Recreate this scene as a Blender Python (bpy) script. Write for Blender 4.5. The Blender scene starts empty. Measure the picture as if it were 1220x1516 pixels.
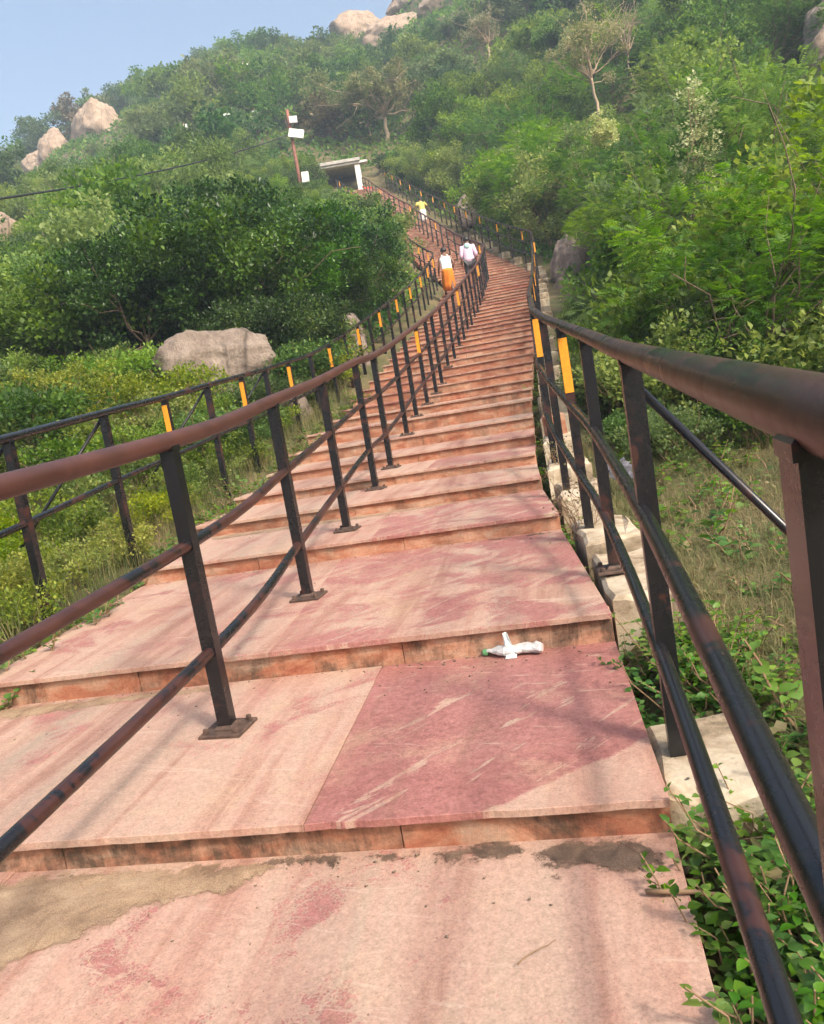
import bpy, bmesh, math, random
import numpy as np
from mathutils import Vector, Matrix, noise as mnoise

random.seed(7)
RNG = np.random.default_rng(11)
SC = bpy.context.scene
COL = SC.collection

# ------------------------------------------------------------------ camera, sky, sun, exposure
CAM_Z = 1.15
PITCH, ROLL = 0.137153, 0.168390
cd = bpy.data.cameras.new('camera')
cam = bpy.data.objects.new('camera', cd)
COL.objects.link(cam)
_fw = Vector((0, math.cos(PITCH), -math.sin(PITCH)))
_up0 = Vector((0, math.sin(PITCH), math.cos(PITCH)))
_r0 = Vector((1, 0, 0))
_rt = _r0 * math.cos(ROLL) - _up0 * math.sin(ROLL)
_up = _r0 * math.sin(ROLL) + _up0 * math.cos(ROLL)
_m = Matrix((_rt, _up, -_fw)).transposed().to_4x4()
_m.translation = Vector((0, 0, CAM_Z))
cam.matrix_world = _m
cd.sensor_fit = 'VERTICAL'
cd.sensor_height = 36.0
cd.lens = 36.0 * 1200 / 1516
cd.clip_start = 0.02
cd.clip_end = 3000
SC.camera = cam

SUN_EL, SUN_AZ = math.radians(43), math.radians(142)     # azimuth measured from +Y towards +X
w = bpy.data.worlds.new('World')
SC.world = w
w.use_nodes = True
nt = w.node_tree
sky = nt.nodes.new('ShaderNodeTexSky')
sky.sky_type = 'NISHITA'
sky.sun_disc = False
sky.sun_elevation = SUN_EL
sky.sun_rotation = SUN_AZ
sky.air_density = 1.2
sky.dust_density = 7.5
sky.ozone_density = 0.6
bg = nt.nodes['Background']
nt.links.new(sky.outputs[0], bg.inputs[0])
bg.inputs[1].default_value = 0.15
sd = bpy.data.lights.new('sun', 'SUN')
sd.energy = 2.0
sd.angle = math.radians(7.0)
sd.color = (1.0, 0.93, 0.82)
sun = bpy.data.objects.new('sun', sd)
COL.objects.link(sun)
_sdir = Vector((math.sin(SUN_AZ) * math.cos(SUN_EL), math.cos(SUN_AZ) * math.cos(SUN_EL), math.sin(SUN_EL)))
sun.rotation_euler = _sdir.to_track_quat('Z', 'Y').to_euler()
sun.location = (0, 0, 120)
SC.view_settings.view_transform = 'Standard'
SC.view_settings.look = 'None'
SC.view_settings.exposure = 1.0
SC.view_settings.gamma = 1.0
SC.view_settings.use_curve_mapping = False
SC.cycles.max_bounces = 4
SC.cycles.diffuse_bounces = 2
SC.cycles.transmission_bounces = 3
SC.cycles.glossy_bounces = 2
SC.cycles.use_adaptive_sampling = True
SC.cycles.adaptive_threshold = 0.025
SC.cycles.transparent_max_bounces = 6
SC.cycles.volume_bounces = 0
SC.cycles.caustics_reflective = False
SC.cycles.caustics_refractive = False

# ------------------------------------------------------------------ material helpers
def new_mat(name):
    m = bpy.data.materials.new(name)
    m.use_nodes = True
    n = m.node_tree.nodes
    return m, n, m.node_tree.links, n['Principled BSDF']

def nd(n, typ, **kw):
    x = n.new(typ)
    for k, v in kw.items():
        setattr(x, k, v)
    return x

def ramp(n, l, fac, stops, interp='LINEAR'):
    r = n.new('ShaderNodeValToRGB')
    r.color_ramp.interpolation = interp
    el = r.color_ramp.elements
    while len(el) > 1:
        el.remove(el[-1])
    el[0].position, el[0].color = stops[0][0], (*stops[0][1], 1)
    for p, c in stops[1:]:
        e = el.new(p)
        e.color = (*c, 1)
    l.new(fac, r.inputs[0])
    return r.outputs[0]

def g(v):
    return (v, v, v)

def noise_tex(n, l, scale, detail=6, rough=0.6, vec=None, dist=0.0):
    t = n.new('ShaderNodeTexNoise')
    t.inputs['Scale'].default_value = scale
    t.inputs['Detail'].default_value = detail
    t.inputs['Roughness'].default_value = rough
    t.inputs['Distortion'].default_value = dist
    if vec is not None:
        l.new(vec, t.inputs['Vector'])
    return t.outputs['Fac']

def mixc(n, l, fac, a, b, mode='MIX'):
    x = n.new('ShaderNodeMix')
    x.data_type = 'RGBA'
    x.blend_type = mode
    for s, v in ((x.inputs[0], fac), (x.inputs[6], a), (x.inputs[7], b)):
        if isinstance(v, (int, float)):
            s.default_value = v
        elif isinstance(v, tuple):
            s.default_value = (*v, 1)
        else:
            l.new(v, s)
    return x.outputs[2]

def mth(n, l, op, a, b=None, c=None, clamp=False):
    x = n.new('ShaderNodeMath')
    x.operation = op
    x.use_clamp = clamp
    for i, v in enumerate((a, b, c)):
        if v is None:
            continue
        if isinstance(v, (int, float)):
            x.inputs[i].default_value = v
        else:
            l.new(v, x.inputs[i])
    return x.outputs[0]

def mapped(n, l, vec, scale=(1, 1, 1), rot=(0, 0, 0), loc=(0, 0, 0)):
    x = n.new('ShaderNodeMapping')
    x.inputs['Scale'].default_value = scale
    x.inputs['Rotation'].default_value = rot
    x.inputs['Location'].default_value = loc
    l.new(vec, x.inputs['Vector'])
    return x.outputs[0]

def bump(n, l, bsdf, h, strength=0.3, dist=0.01):
    b = n.new('ShaderNodeBump')
    b.inputs['Strength'].default_value = strength
    b.inputs['Distance'].default_value = dist
    l.new(h, b.inputs['Height'])
    l.new(b.outputs[0], bsdf.inputs['Normal'])

def obj_attr(n, name):
    a = n.new('ShaderNodeAttribute')
    a.attribute_type = 'OBJECT'
    a.attribute_name = name
    return a.outputs['Fac']

# ---- sandstone tread: pale core, worn remains of the deep rose face, run-off stains, grit
def mat_tread(name='pink_sandstone', corner=False):
    m, n, l, b = new_mat(name)
    pos = n.new('ShaderNodeNewGeometry').outputs['Position']
    along = mapped(n, l, pos, rot=(0, 0, math.radians(11)))
    streak = noise_tex(n, l, 1.0, 6, 0.62, mapped(n, l, along, (7, 0.5, 1)), 0.5)
    scuff = noise_tex(n, l, 1.0, 7, 0.68, mapped(n, l, mapped(n, l, pos, rot=(0, 0, math.radians(-38))), (2.4, 15, 1)), 0.6)
    patch = noise_tex(n, l, 2.2, 9, 0.66, pos, 0.9)
    cloud = noise_tex(n, l, 1.1, 5, 0.6, pos, 0.4)
    fine = noise_tex(n, l, 46, 9, 0.8, pos, 0.2)
    lace = n.new('ShaderNodeTexVoronoi'); lace.inputs['Scale'].default_value = 85; lace.feature = 'DISTANCE_TO_EDGE'
    l.new(pos, lace.inputs['Vector'])
    grit = noise_tex(n, l, 300, 3, 0.85, pos)
    rose = obj_attr(n, 'rose')
    v = mth(n, l, 'MULTIPLY', patch, 1.0)
    v = mth(n, l, 'ADD', v, mth(n, l, 'MULTIPLY', fine, 0.5))
    v = mth(n, l, 'SUBTRACT', v, mth(n, l, 'MULTIPLY', ramp(n, l, scuff, [(0.53, g(0)), (0.64, g(1))]), mth(n, l, 'ADD', 0.18, mth(n, l, 'MULTIPLY', mth(n, l, 'GREATER_THAN', rose, 0.9), 0.8))))
    v = mth(n, l, 'ADD', v, mth(n, l, 'MULTIPLY', mth(n, l, 'SUBTRACT', rose, 0.5), 1.15))
    v = mth(n, l, 'SUBTRACT', v, mth(n, l, 'MULTIPLY', ramp(n, l, lace.outputs['Distance'], [(0.0, g(1)), (0.16, g(0))]), 0.07))
    mask = ramp(n, l, v, [(0.0, g(0)), (0.775, g(0)), (0.788, g(1.0))])
    if corner:   # the front corner of this slab has lost its rose face
        sx = n.new('ShaderNodeSeparateXYZ'); l.new(pos, sx.inputs[0])
        d = mth(n, l, 'ADD', mth(n, l, 'MULTIPLY', sx.outputs['X'], 0.55), mth(n, l, 'MULTIPLY', sx.outputs['Y'], -1.0))
        d = mth(n, l, 'ADD', mth(n, l, 'ADD', d, 1.885), mth(n, l, 'MULTIPLY', mth(n, l, 'SUBTRACT', patch, 0.5), 0.16))
        mask = mixc(n, l, ramp(n, l, d, [(0.0, g(0)), (0.012, g(1))]), mask, (0.03, 0.03, 0.03))
    pv = mth(n, l, 'ADD', mth(n, l, 'MULTIPLY', streak, 0.62), mth(n, l, 'MULTIPLY', cloud, 0.38))
    pale = ramp(n, l, pv, [(0.30, (0.28, 0.125, 0.095)), (0.42, (0.38, 0.210, 0.160)), (0.52, (0.435, 0.282, 0.217)), (0.62, (0.415, 0.300, 0.228)), (0.74, (0.34, 0.265, 0.20))])
    deep = ramp(n, l, mth(n, l, 'ADD', mth(n, l, 'MULTIPLY', fine, 0.55), mth(n, l, 'MULTIPLY', cloud, 0.45)),
                [(0.34, (0.245, 0.090, 0.078)), (0.5, (0.335, 0.140, 0.122)), (0.66, (0.41, 0.20, 0.17))])
    c = mixc(n, l, mask, pale, deep)
    dust = ramp(n, l, mth(n, l, 'ADD', mth(n, l, 'MULTIPLY', noise_tex(n, l, 2.7, 9, 0.72, pos, 0.4), 0.8), mth(n, l, 'MULTIPLY', grit, 0.2)), [(0.53, g(0)), (0.66, g(1))])
    c = mixc(n, l, mth(n, l, 'MULTIPLY', dust, 0.5), c, (0.47, 0.33, 0.21))
    gr = ramp(n, l, mth(n, l, 'ADD', mth(n, l, 'MULTIPLY', streak, 0.7), mth(n, l, 'MULTIPLY', patch, 0.3)), [(0.33, g(1)), (0.46, g(0))])
    c = mixc(n, l, mth(n, l, 'MULTIPLY', gr, 0.55), c, (0.22, 0.115, 0.075))
    spots = ramp(n, l, noise_tex(n, l, 26, 3, 0.55, pos), [(0.19, g(1)), (0.24, g(0))])
    c = mixc(n, l, mth(n, l, 'MULTIPLY', spots, 0.75), c, (0.05, 0.035, 0.03))
    c = mixc(n, l, 0.55, c, mixc(n, l, 1.0, c, ramp(n, l, fine, [(0.32, g(0.55)), (0.52, g(1.0)), (0.7, g(1.3))]), 'MULTIPLY'))
    c = mixc(n, l, 0.35, c, mixc(n, l, 1.0, c, ramp(n, l, grit, [(0.3, g(0.5)), (0.7, g(1.35))]), 'MULTIPLY'))
    grain = noise_tex(n, l, 130, 6, 0.8, pos)
    c = mixc(n, l, 0.6, c, mixc(n, l, 1.0, c, ramp(n, l, grain, [(0.32, g(0.5)), (0.48, g(1.0)), (0.68, g(1.35))]), 'MULTIPLY'))
    pits = ramp(n, l, noise_tex(n, l, 95, 2, 0.5, pos), [(0.24, g(1)), (0.285, g(0))])
    c = mixc(n, l, mth(n, l, 'MULTIPLY', pits, 0.7), c, (0.13, 0.07, 0.05))
    chalk = ramp(n, l, noise_tex(n, l, 1.0, 8, 0.72, mapped(n, l, mapped(n, l, pos, rot=(0, 0, math.radians(24))), (3, 24, 1)), 0.8), [(0.60, g(0)), (0.66, g(1))])
    c = mixc(n, l, mth(n, l, 'MULTIPLY', chalk, 0.45), c, (0.54, 0.41, 0.32))
    l.new(c, b.inputs['Base Color'])
    l.new(ramp(n, l, mask, [(0, g(0.85)), (1, g(0.62))]), b.inputs['Roughness'])
    h = mth(n, l, 'ADD', mth(n, l, 'MULTIPLY', fine, 0.5), mth(n, l, 'MULTIPLY', grit, 0.3))
    bump(n, l, b, mth(n, l, 'ADD', h, mth(n, l, 'MULTIPLY', mask, 0.35)), 0.45, 0.005)
    return m

def mat_riser():
    m, n, l, b = new_mat('terracotta_sandstone')
    pos = n.new('ShaderNodeNewGeometry').outputs['Position']
    a = noise_tex(n, l, 1.0, 7, 0.68, mapped(n, l, pos, (4, 4, 11)), 0.7)
    drip = noise_tex(n, l, 1.0, 6, 0.7, mapped(n, l, pos, (9, 9, 1.5)), 0.8)
    big = noise_tex(n, l, 2.9, 8, 0.72, pos, 0.6)
    fine = noise_tex(n, l, 70, 7, 0.8, pos)
    c = ramp(n, l, a, [(0.30, (0.28, 0.080, 0.046)), (0.43, (0.41, 0.165, 0.092)), (0.55, (0.49, 0.265, 0.17)), (0.68, (0.51, 0.36, 0.26))])
    gr = ramp(n, l, mth(n, l, 'ADD', mth(n, l, 'MULTIPLY', drip, 0.38), mth(n, l, 'MULTIPLY', big, 0.62)), [(0.47, g(0)), (0.58, g(1))])
    c = mixc(n, l, mth(n, l, 'MULTIPLY', gr, obj_attr(n, 'grime')), c, (0.075, 0.050, 0.032))
    l.new(mixc(n, l, 0.5, c, mixc(n, l, 1.0, c, ramp(n, l, fine, [(0.3, g(0.5)), (0.7, g(1.3))]), 'MULTIPLY')), b.inputs['Base Color'])
    b.inputs['Roughness'].default_value = 0.85
    bump(n, l, b, fine, 0.6, 0.01)
    return m

def mat_paint(name, brown):
    """black gloss enamel worn through to maroon undercoat; brown = how much undercoat shows"""
    m, n, l, b = new_mat(name)
    pos = n.new('ShaderNodeNewGeometry').outputs['Position']
    a = noise_tex(n, l, 3.4, 9, 0.7, pos, 0.5)
    f = noise_tex(n, l, 55, 6, 0.7, pos)
    v = mth(n, l, 'ADD', mth(n, l, 'MULTIPLY', a, 0.86), mth(n, l, 'MULTIPLY', f, 0.14))
    lo = 0.62 - 0.36 * brown
    c = ramp(n, l, v, [(lo - 0.01, (0.009, 0.009, 0.011)), (lo + 0.02, (0.042, 0.016, 0.013)), (lo + 0.25, (0.080, 0.031, 0.024))])
    chip = ramp(n, l, noise_tex(n, l, 34, 8, 0.8, pos), [(0.66, g(0)), (0.70, g(1))])
    c = mixc(n, l, mth(n, l, 'MULTIPLY', chip, 0.7), c, (0.17, 0.10, 0.075))
    l.new(c, b.inputs['Base Color'])
    l.new(ramp(n, l, v, [(lo - 0.05, g(0.27)), (lo + 0.12, g(0.46))]), b.inputs['Roughness'])
    b.inputs['Specular IOR Level'].default_value = 0.5
    bump(n, l, b, f, 0.12, 0.002)
    return m

def mat_plain(name, col, rough=0.7, var=0.25, scale=12, metallic=0.0, bumpd=0.004):
    m, n, l, b = new_mat(name)
    pos = n.new('ShaderNodeNewGeometry').outputs['Position']
    f = noise_tex(n, l, scale, 7, 0.65, pos)
    c2 = tuple(x * (1 - var) for x in col)
    c3 = tuple(min(1, x * (1 + var)) for x in col)
    l.new(ramp(n, l, f, [(0.3, c2), (0.7, c3)]), b.inputs['Base Color'])
    b.inputs['Roughness'].default_value = rough
    b.inputs['Metallic'].default_value = metallic
    if bumpd:
        bump(n, l, b, f, 0.3, bumpd)
    return m

def n_col(n, l, vec):
    t = n.new('ShaderNodeTexNoise'); t.inputs['Scale'].default_value = 1.1; t.inputs['Detail'].default_value = 6
    l.new(vec, t.inputs['Vector'])
    return t.outputs['Color']

def mat_rock(name, cols, streak=True):
    m, n, l, b = new_mat(name)
    pos = n.new('ShaderNodeTexCoord').outputs['Object']
    a = noise_tex(n, l, 1.3, 9, 0.68, pos, 0.4)
    f = noise_tex(n, l, 22, 8, 0.75, pos)
    st = noise_tex(n, l, 1.0, 7, 0.7, mapped(n, l, pos, (5, 5, 0.7)))
    c = ramp(n, l, a, [(0.3, cols[0]), (0.5, cols[1]), (0.7, cols[2])])
    vo = n.new('ShaderNodeTexVoronoi'); vo.feature = 'DISTANCE_TO_EDGE'; vo.inputs['Scale'].default_value = 0.42
    l.new(mixc(n, l, 0.22, pos, n_col(n, l, pos)), vo.inputs['Vector'])
    c = mixc(n, l, mth(n, l, 'MULTIPLY', ramp(n, l, vo.outputs['Distance'], [(0.0, g(1)), (0.018, g(0))]), 0.75), c, tuple(x * 0.3 for x in cols[0]))
    c = mixc(n, l, mth(n, l, 'MULTIPLY', ramp(n, l, st, [(0.52, g(0)), (0.66, g(1))]), 0.55), c, tuple(x * 0.38 for x in cols[0]))
    l.new(mixc(n, l, 0.5, c, mixc(n, l, 1.0, c, ramp(n, l, f, [(0.3, g(0.35)), (0.7, g(1.35))]), 'MULTIPLY')), b.inputs['Base Color'])
    b.inputs['Roughness'].default_value = 0.92
    bump(n, l, b, mth(n, l, 'ADD', mth(n, l, 'MULTIPLY', f, 0.7), a), 0.9, 0.09)
    return m

def mat_concrete():
    m, n, l, b = new_mat('cream_cement')
    pos = n.new('ShaderNodeNewGeometry').outputs['Position']
    a = noise_tex(n, l, 4, 8, 0.68, pos, 0.4)
    f = noise_tex(n, l, 60, 6, 0.75, pos)
    sp = ramp(n, l, noise_tex(n, l, 30, 3, 0.5, pos), [(0.26, g(1)), (0.32, g(0))])
    c = ramp(n, l, a, [(0.33, (0.11, 0.085, 0.05)), (0.44, (0.32, 0.245, 0.165)), (0.54, (0.48, 0.40, 0.29)), (0.68, (0.57, 0.50, 0.39))])
    c = mixc(n, l, sp, c, (0.06, 0.05, 0.045))
    l.new(mixc(n, l, 0.35, c, mixc(n, l, 1.0, c, ramp(n, l, f, [(0.3, g(0.5)), (0.7, g(1.2))]), 'MULTIPLY')), b.inputs['Base Color'])
    b.inputs['Roughness'].default_value = 0.9
    bump(n, l, b, mth(n, l, 'ADD', f, a), 0.5, 0.012)
    return m

def mat_leaf(name, dark, mid, light, rough=0.5, trans=0.4, objvar=0.5):
    """tint attribute: 0 dark .. 1 light per leaf; the object's random shifts the whole plant"""
    m, n, l, b = new_mat(name)
    at = n.new('ShaderNodeAttribute')
    at.attribute_name = 'tint'
    oi = n.new('ShaderNodeObjectInfo').outputs['Random']
    v = mth(n, l, 'ADD', at.outputs['Fac'], mth(n, l, 'MULTIPLY', mth(n, l, 'SUBTRACT', oi, 0.5), objvar))
    c = ramp(n, l, v, [(0.05, dark), (0.5, mid), (0.95, light)])
    h0 = n.new('ShaderNodeHueSaturation')
    l.new(mth(n, l, 'ADD', 0.487, mth(n, l, 'MULTIPLY', mth(n, l, 'FRACT', mth(n, l, 'MULTIPLY', oi, 7.31)), 0.035)), h0.inputs['Hue'])
    l.new(mth(n, l, 'ADD', 0.82, mth(n, l, 'MULTIPLY', mth(n, l, 'FRACT', mth(n, l, 'MULTIPLY', oi, 13.7)), 0.3)), h0.inputs['Saturation'])
    l.new(c, h0.inputs['Color'])
    c = h0.outputs[0]
    l.new(c, b.inputs['Base Color'])
    b.inputs['Roughness'].default_value = rough
    b.inputs['Specular IOR Level'].default_value = 0.35
    t = n.new('ShaderNodeBsdfTranslucent')
    hs = n.new('ShaderNodeHueSaturation')
    hs.inputs['Hue'].default_value = 0.485
    hs.inputs['Saturation'].default_value = 1.1
    hs.inputs['Value'].default_value = 1.5
    l.new(c, hs.inputs['Color'])
    l.new(hs.outputs[0], t.inputs['Color'])
    mx = n.new('ShaderNodeMixShader')
    mx.inputs[0].default_value = trans
    l.new(b.outputs[0], mx.inputs[1])
    l.new(t.outputs[0], mx.inputs[2])
    l.new(mx.outputs[0], n['Material Output'].inputs['Surface'])
    return m

def mat_ground():
    m, n, l, b = new_mat('hill_earth')
    pos = n.new('ShaderNodeNewGeometry').outputs['Position']
    a = noise_tex(n, l, 0.9, 9, 0.7, pos, 0.3)
    f = noise_tex(n, l, 18, 8, 0.75, pos)
    v = mth(n, l, 'ADD', mth(n, l, 'MULTIPLY', a, 0.6), mth(n, l, 'MULTIPLY', f, 0.4))
    c = ramp(n, l, v, [(0.32, (0.035, 0.045, 0.014)), (0.46, (0.085, 0.085, 0.03)), (0.56, (0.17, 0.125, 0.06)), (0.7, (0.26, 0.19, 0.11))])
    l.new(c, b.inputs['Base Color'])
    b.inputs['Roughness'].default_value = 0.95
    bump(n, l, b, f, 0.8, 0.05)
    return m

def mat_loose(name, stops, scale):
    """sand or soil lying loose: coverage thins out grain by grain towards its edge (attribute cover)"""
    m, n, l, b = new_mat(name)
    pos = n.new('ShaderNodeNewGeometry').outputs['Position']
    a = noise_tex(n, l, scale, 9, 0.72, pos, 0.4)
    f = noise_tex(n, l, 300, 4, 0.85, pos)
    mid = noise_tex(n, l, 60, 6, 0.75, pos)
    c = ramp(n, l, a, stops)
    l.new(mixc(n, l, 0.75, c, mixc(n, l, 1.0, c, ramp(n, l, f, [(0.33, g(0.4)), (0.5, g(0.95)), (0.67, g(1.6))]), 'MULTIPLY')), b.inputs['Base Color'])
    b.inputs['Roughness'].default_value = 0.95
    bump(n, l, b, mth(n, l, 'ADD', mth(n, l, 'MULTIPLY', f, 0.7), a), 0.8, 0.006)
    at = n.new('ShaderNodeAttribute'); at.attribute_name = 'cover'
    k = mth(n, l, 'ADD', mth(n, l, 'MULTIPLY', f, 0.8), mth(n, l, 'MULTIPLY', mid, 0.9))
    k = mth(n, l, 'ADD', k, mth(n, l, 'MULTIPLY', mth(n, l, 'SUBTRACT', at.outputs['Fac'], 0.5), 1.5))
    al = ramp(n, l, k, [(0.78, g(0)), (0.86, g(1))])
    l.new(al, b.inputs['Alpha'])
    return m

M = {}
M['tread'] = mat_tread()
M['tread_corner'] = mat_tread('pink_sandstone_worn_corner', True)
M['riser'] = mat_riser()
M['paint_black'] = mat_paint('black_gloss_paint', 0.15)
M['paint_brown'] = mat_paint('worn_maroon_paint', 0.85)
M['paint_mixed'] = mat_paint('chipped_black_paint', 0.38)
M['sticker'] = mat_plain('orange_reflector', (0.70, 0.29, 0.018), 0.4, 0.22, 60, 0, 0)
M['rust'] = mat_plain('rusty_steel', (0.075, 0.045, 0.033), 0.7, 0.7, 26)
M['cement'] = mat_concrete()
M['ground'] = mat_ground()
M['rubble'] = mat_plain('rubble_mortar', (0.16, 0.12, 0.085), 0.95, 0.5, 14, 0, 0.02)
M['sand'] = mat_loose('sand', [(0.3, (0.17, 0.105, 0.066)), (0.48, (0.32, 0.215, 0.135)), (0.68, (0.43, 0.31, 0.205))], 7)
M['sand_grain'] = mat_plain('sand_grain', (0.34, 0.24, 0.155), 0.95, 0.5, 40, 0, 0)
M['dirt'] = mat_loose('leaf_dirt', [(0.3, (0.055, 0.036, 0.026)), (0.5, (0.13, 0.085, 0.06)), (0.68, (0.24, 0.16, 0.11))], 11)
M['rock'] = mat_rock('grey_granite', [(0.15, 0.115, 0.092), (0.30, 0.238, 0.195), (0.44, 0.36, 0.30)])
M['rock_pink'] = mat_rock('tan_granite', [(0.27, 0.19, 0.135), (0.38, 0.285, 0.21), (0.47, 0.37, 0.29)])
M['bark'] = mat_plain('bark', (0.17, 0.12, 0.085), 0.9, 0.4, 18)
M['bark_pale'] = mat_plain('pale_bark', (0.40, 0.30, 0.21), 0.9, 0.3, 18)
M['leaf_dark'] = mat_leaf('dark_glossy_leaf', (0.009, 0.028, 0.004), (0.028, 0.080, 0.009), (0.105, 0.21, 0.022), 0.33, 0.34, 0.25)
M['leaf_rust'] = mat_leaf('rusty_pink_leaf', (0.11, 0.145, 0.045), (0.215, 0.225, 0.095), (0.42, 0.36, 0.22), 0.6, 0.4, 0.2)
M['leaf_mid'] = mat_leaf('green_leaf', (0.040, 0.087, 0.018), (0.105, 0.195, 0.035), (0.25, 0.34, 0.065), 0.5, 0.46, 0.7)
M['leaf_far'] = mat_leaf('hill_leaf', (0.034, 0.088, 0.024), (0.088, 0.175, 0.042), (0.21, 0.29, 0.075), 0.55, 0.46, 0.8)
M['leaf_pale'] = mat_leaf('pale_hill_leaf', (0.06, 0.11, 0.03), (0.12, 0.18, 0.05), (0.22, 0.25, 0.09), 0.55, 0.42, 0.6)
M['leaf_feather'] = mat_leaf('feathery_leaf', (0.038, 0.090, 0.020), (0.105, 0.205, 0.038), (0.24, 0.36, 0.065), 0.5, 0.48, 0.6)
M['leaf_lime'] = mat_leaf('lime_leaf', (0.05, 0.095, 0.010), (0.14, 0.21, 0.020), (0.34, 0.38, 0.045), 0.5, 0.45, 0.7)
M['leaf_herb'] = mat_leaf('herb_leaf', (0.03, 0.080, 0.010), (0.075, 0.175, 0.022), (0.19, 0.31, 0.045), 0.42, 0.4, 0.4)
M['leaf_cream'] = mat_leaf('cream_blossom', (0.26, 0.30, 0.12), (0.46, 0.48, 0.22), (0.62, 0.60, 0.34), 0.6, 0.35, 0.2)
M['leaf_brown'] = mat_leaf('autumn_leaf', (0.07, 0.072, 0.022), (0.15, 0.13, 0.05), (0.27, 0.20, 0.10), 0.6, 0.35, 0.5)
M['grass'] = mat_leaf('dry_grass', (0.06, 0.10, 0.02), (0.20, 0.20, 0.06), (0.40, 0.30, 0.14), 0.6, 0.35, 0.3)
M['twig'] = mat_plain('dry_twig', (0.22, 0.14, 0.08), 0.9, 0.3, 20, 0, 0)
M['white'] = mat_plain('white_paint', (0.72, 0.71, 0.68), 0.6, 0.12, 6)
M['dark_wall'] = mat_plain('dark_shelter_wall', (0.075, 0.065, 0.055), 0.9, 0.4, 3)  # shelter back and side walls, dark grey-brown all over
M['wire'] = mat_plain('black_cable', (0.015, 0.015, 0.015), 0.5, 0.2, 10, 0, 0)
M['lens'] = mat_plain('lamp_glass', (0.70, 0.74, 0.72), 0.25, 0.08, 6, 0, 0)
M['red_cloth'] = mat_plain('red_cloth', (0.50, 0.06, 0.03), 0.8, 0.3, 5)

# ------------------------------------------------------------------ object helpers
def tag(o, label=None, cat=None, group=None, kind=None):
    if label: o['label'] = label
    if cat: o['category'] = cat
    if group: o['group'] = group
    if kind: o['kind'] = kind
    return o

def link(name, me, parent=None, loc=None):
    o = bpy.data.objects.new(name, me)
    COL.objects.link(o)
    if parent is not None:
        o.parent = parent
    if loc is not None:
        o.location = loc
    return o

def empty(name, loc=(0, 0, 0), rz=0.0):
    o = bpy.data.objects.new(name, None)
    o.empty_display_size = 0.2
    COL.objects.link(o)
    o.location = loc
    o.rotation_euler = (0, 0, rz)
    return o

def mesh_np(name, V, F, mat, tint=None, smooth=False, mat_idx=None):
    """V (n,3), F list or (m,k) array"""
    me = bpy.data.meshes.new(name)
    V = np.asarray(V, np.float32)
    if isinstance(F, np.ndarray):
        k = F.shape[1]
        me.vertices.add(len(V))
        me.vertices.foreach_set('co', V.ravel())
        me.loops.add(F.size)
        me.loops.foreach_set('vertex_index', F.ravel().astype(np.int32))
        me.polygons.add(len(F))
        me.polygons.foreach_set('loop_start', (np.arange(len(F)) * k).astype(np.int32))
        me.polygons.foreach_set('loop_total', np.full(len(F), k, np.int32))
        me.update(calc_edges=True)
    else:
        me.from_pydata([tuple(v) for v in V], [], F)
        me.update()
    for mm in (mat if isinstance(mat, (list, tuple)) else [mat]):
        me.materials.append(mm)
    if mat_idx is not None:
        me.polygons.foreach_set('material_index', np.asarray(mat_idx, np.int32))
    if tint is not None:
        a = me.attributes.new('tint', 'FLOAT', 'POINT')
        a.data.foreach_set('value', np.asarray(tint, np.float32))
    if smooth:
        me.polygons.foreach_set('use_smooth', np.ones(len(me.polygons), bool))
    me.update()
    return me

def tube(pts, radii, seg=8, cap=True):
    """swept tube -> V, F(list)"""
    P = np.asarray(pts, float)
    n = len(P)
    if np.isscalar(radii):
        radii = np.full(n, radii)
    T = np.gradient(P, axis=0)
    T /= np.linalg.norm(T, axis=1)[:, None] + 1e-9
    ref = np.array([0, 0, 1.0]) if abs(T[0, 2]) < 0.9 else np.array([1.0, 0, 0])
    V, F = [], []
    u = np.cross(T[0], ref); u /= np.linalg.norm(u)
    for i in range(n):
        u = u - T[i] * (u @ T[i]); u /= np.linalg.norm(u) + 1e-9
        v = np.cross(T[i], u)
        for s in range(seg):
            a = 2 * math.pi * s / seg
            V.append(P[i] + radii[i] * (math.cos(a) * u + math.sin(a) * v))
    for i in range(n - 1):
        for s in range(seg):
            a, b2 = i * seg + s, i * seg + (s + 1) % seg
            F.append((a, b2, b2 + seg, a + seg))
    if cap:
        F.append(tuple(range(seg))[::-1])
        F.append(tuple((n - 1) * seg + s for s in range(seg)))
    return V, F

class MB:
    def __init__(self):
        self.V, self.F, self.I = [], [], []
    def add(self, V, F, mi=0):
        o = len(self.V)
        self.V += [tuple(v) for v in V]
        self.F += [tuple(i + o for i in f) for f in F]
        self.I += [mi] * len(F)
        return self
    def box(self, x0, x1, y0, y1, z0, z1, mi=0, mat=None, bev=0.0):
        if bev <= 0:
            V = [(x, y, z) for z in (z0, z1) for (x, y) in ((x0, y0), (x1, y0), (x1, y1), (x0, y1))]
            F = [(3, 2, 1, 0), (4, 5, 6, 7), (0, 1, 5, 4), (1, 2, 6, 5), (2, 3, 7, 6), (3, 0, 4, 7)]
        else:
            out = [(x0, y0), (x1, y0), (x1, y1), (x0, y1)]
            V, F = prism(out, z0, z1, bev)
        if mat is not None:
            V = [tuple(mat @ Vector(v)) for v in V]
        return self.add(V, F, mi)
    def mesh(self, name, mats, smooth=False):
        return mesh_np(name, self.V, self.F, mats, smooth=smooth, mat_idx=self.I)

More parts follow.
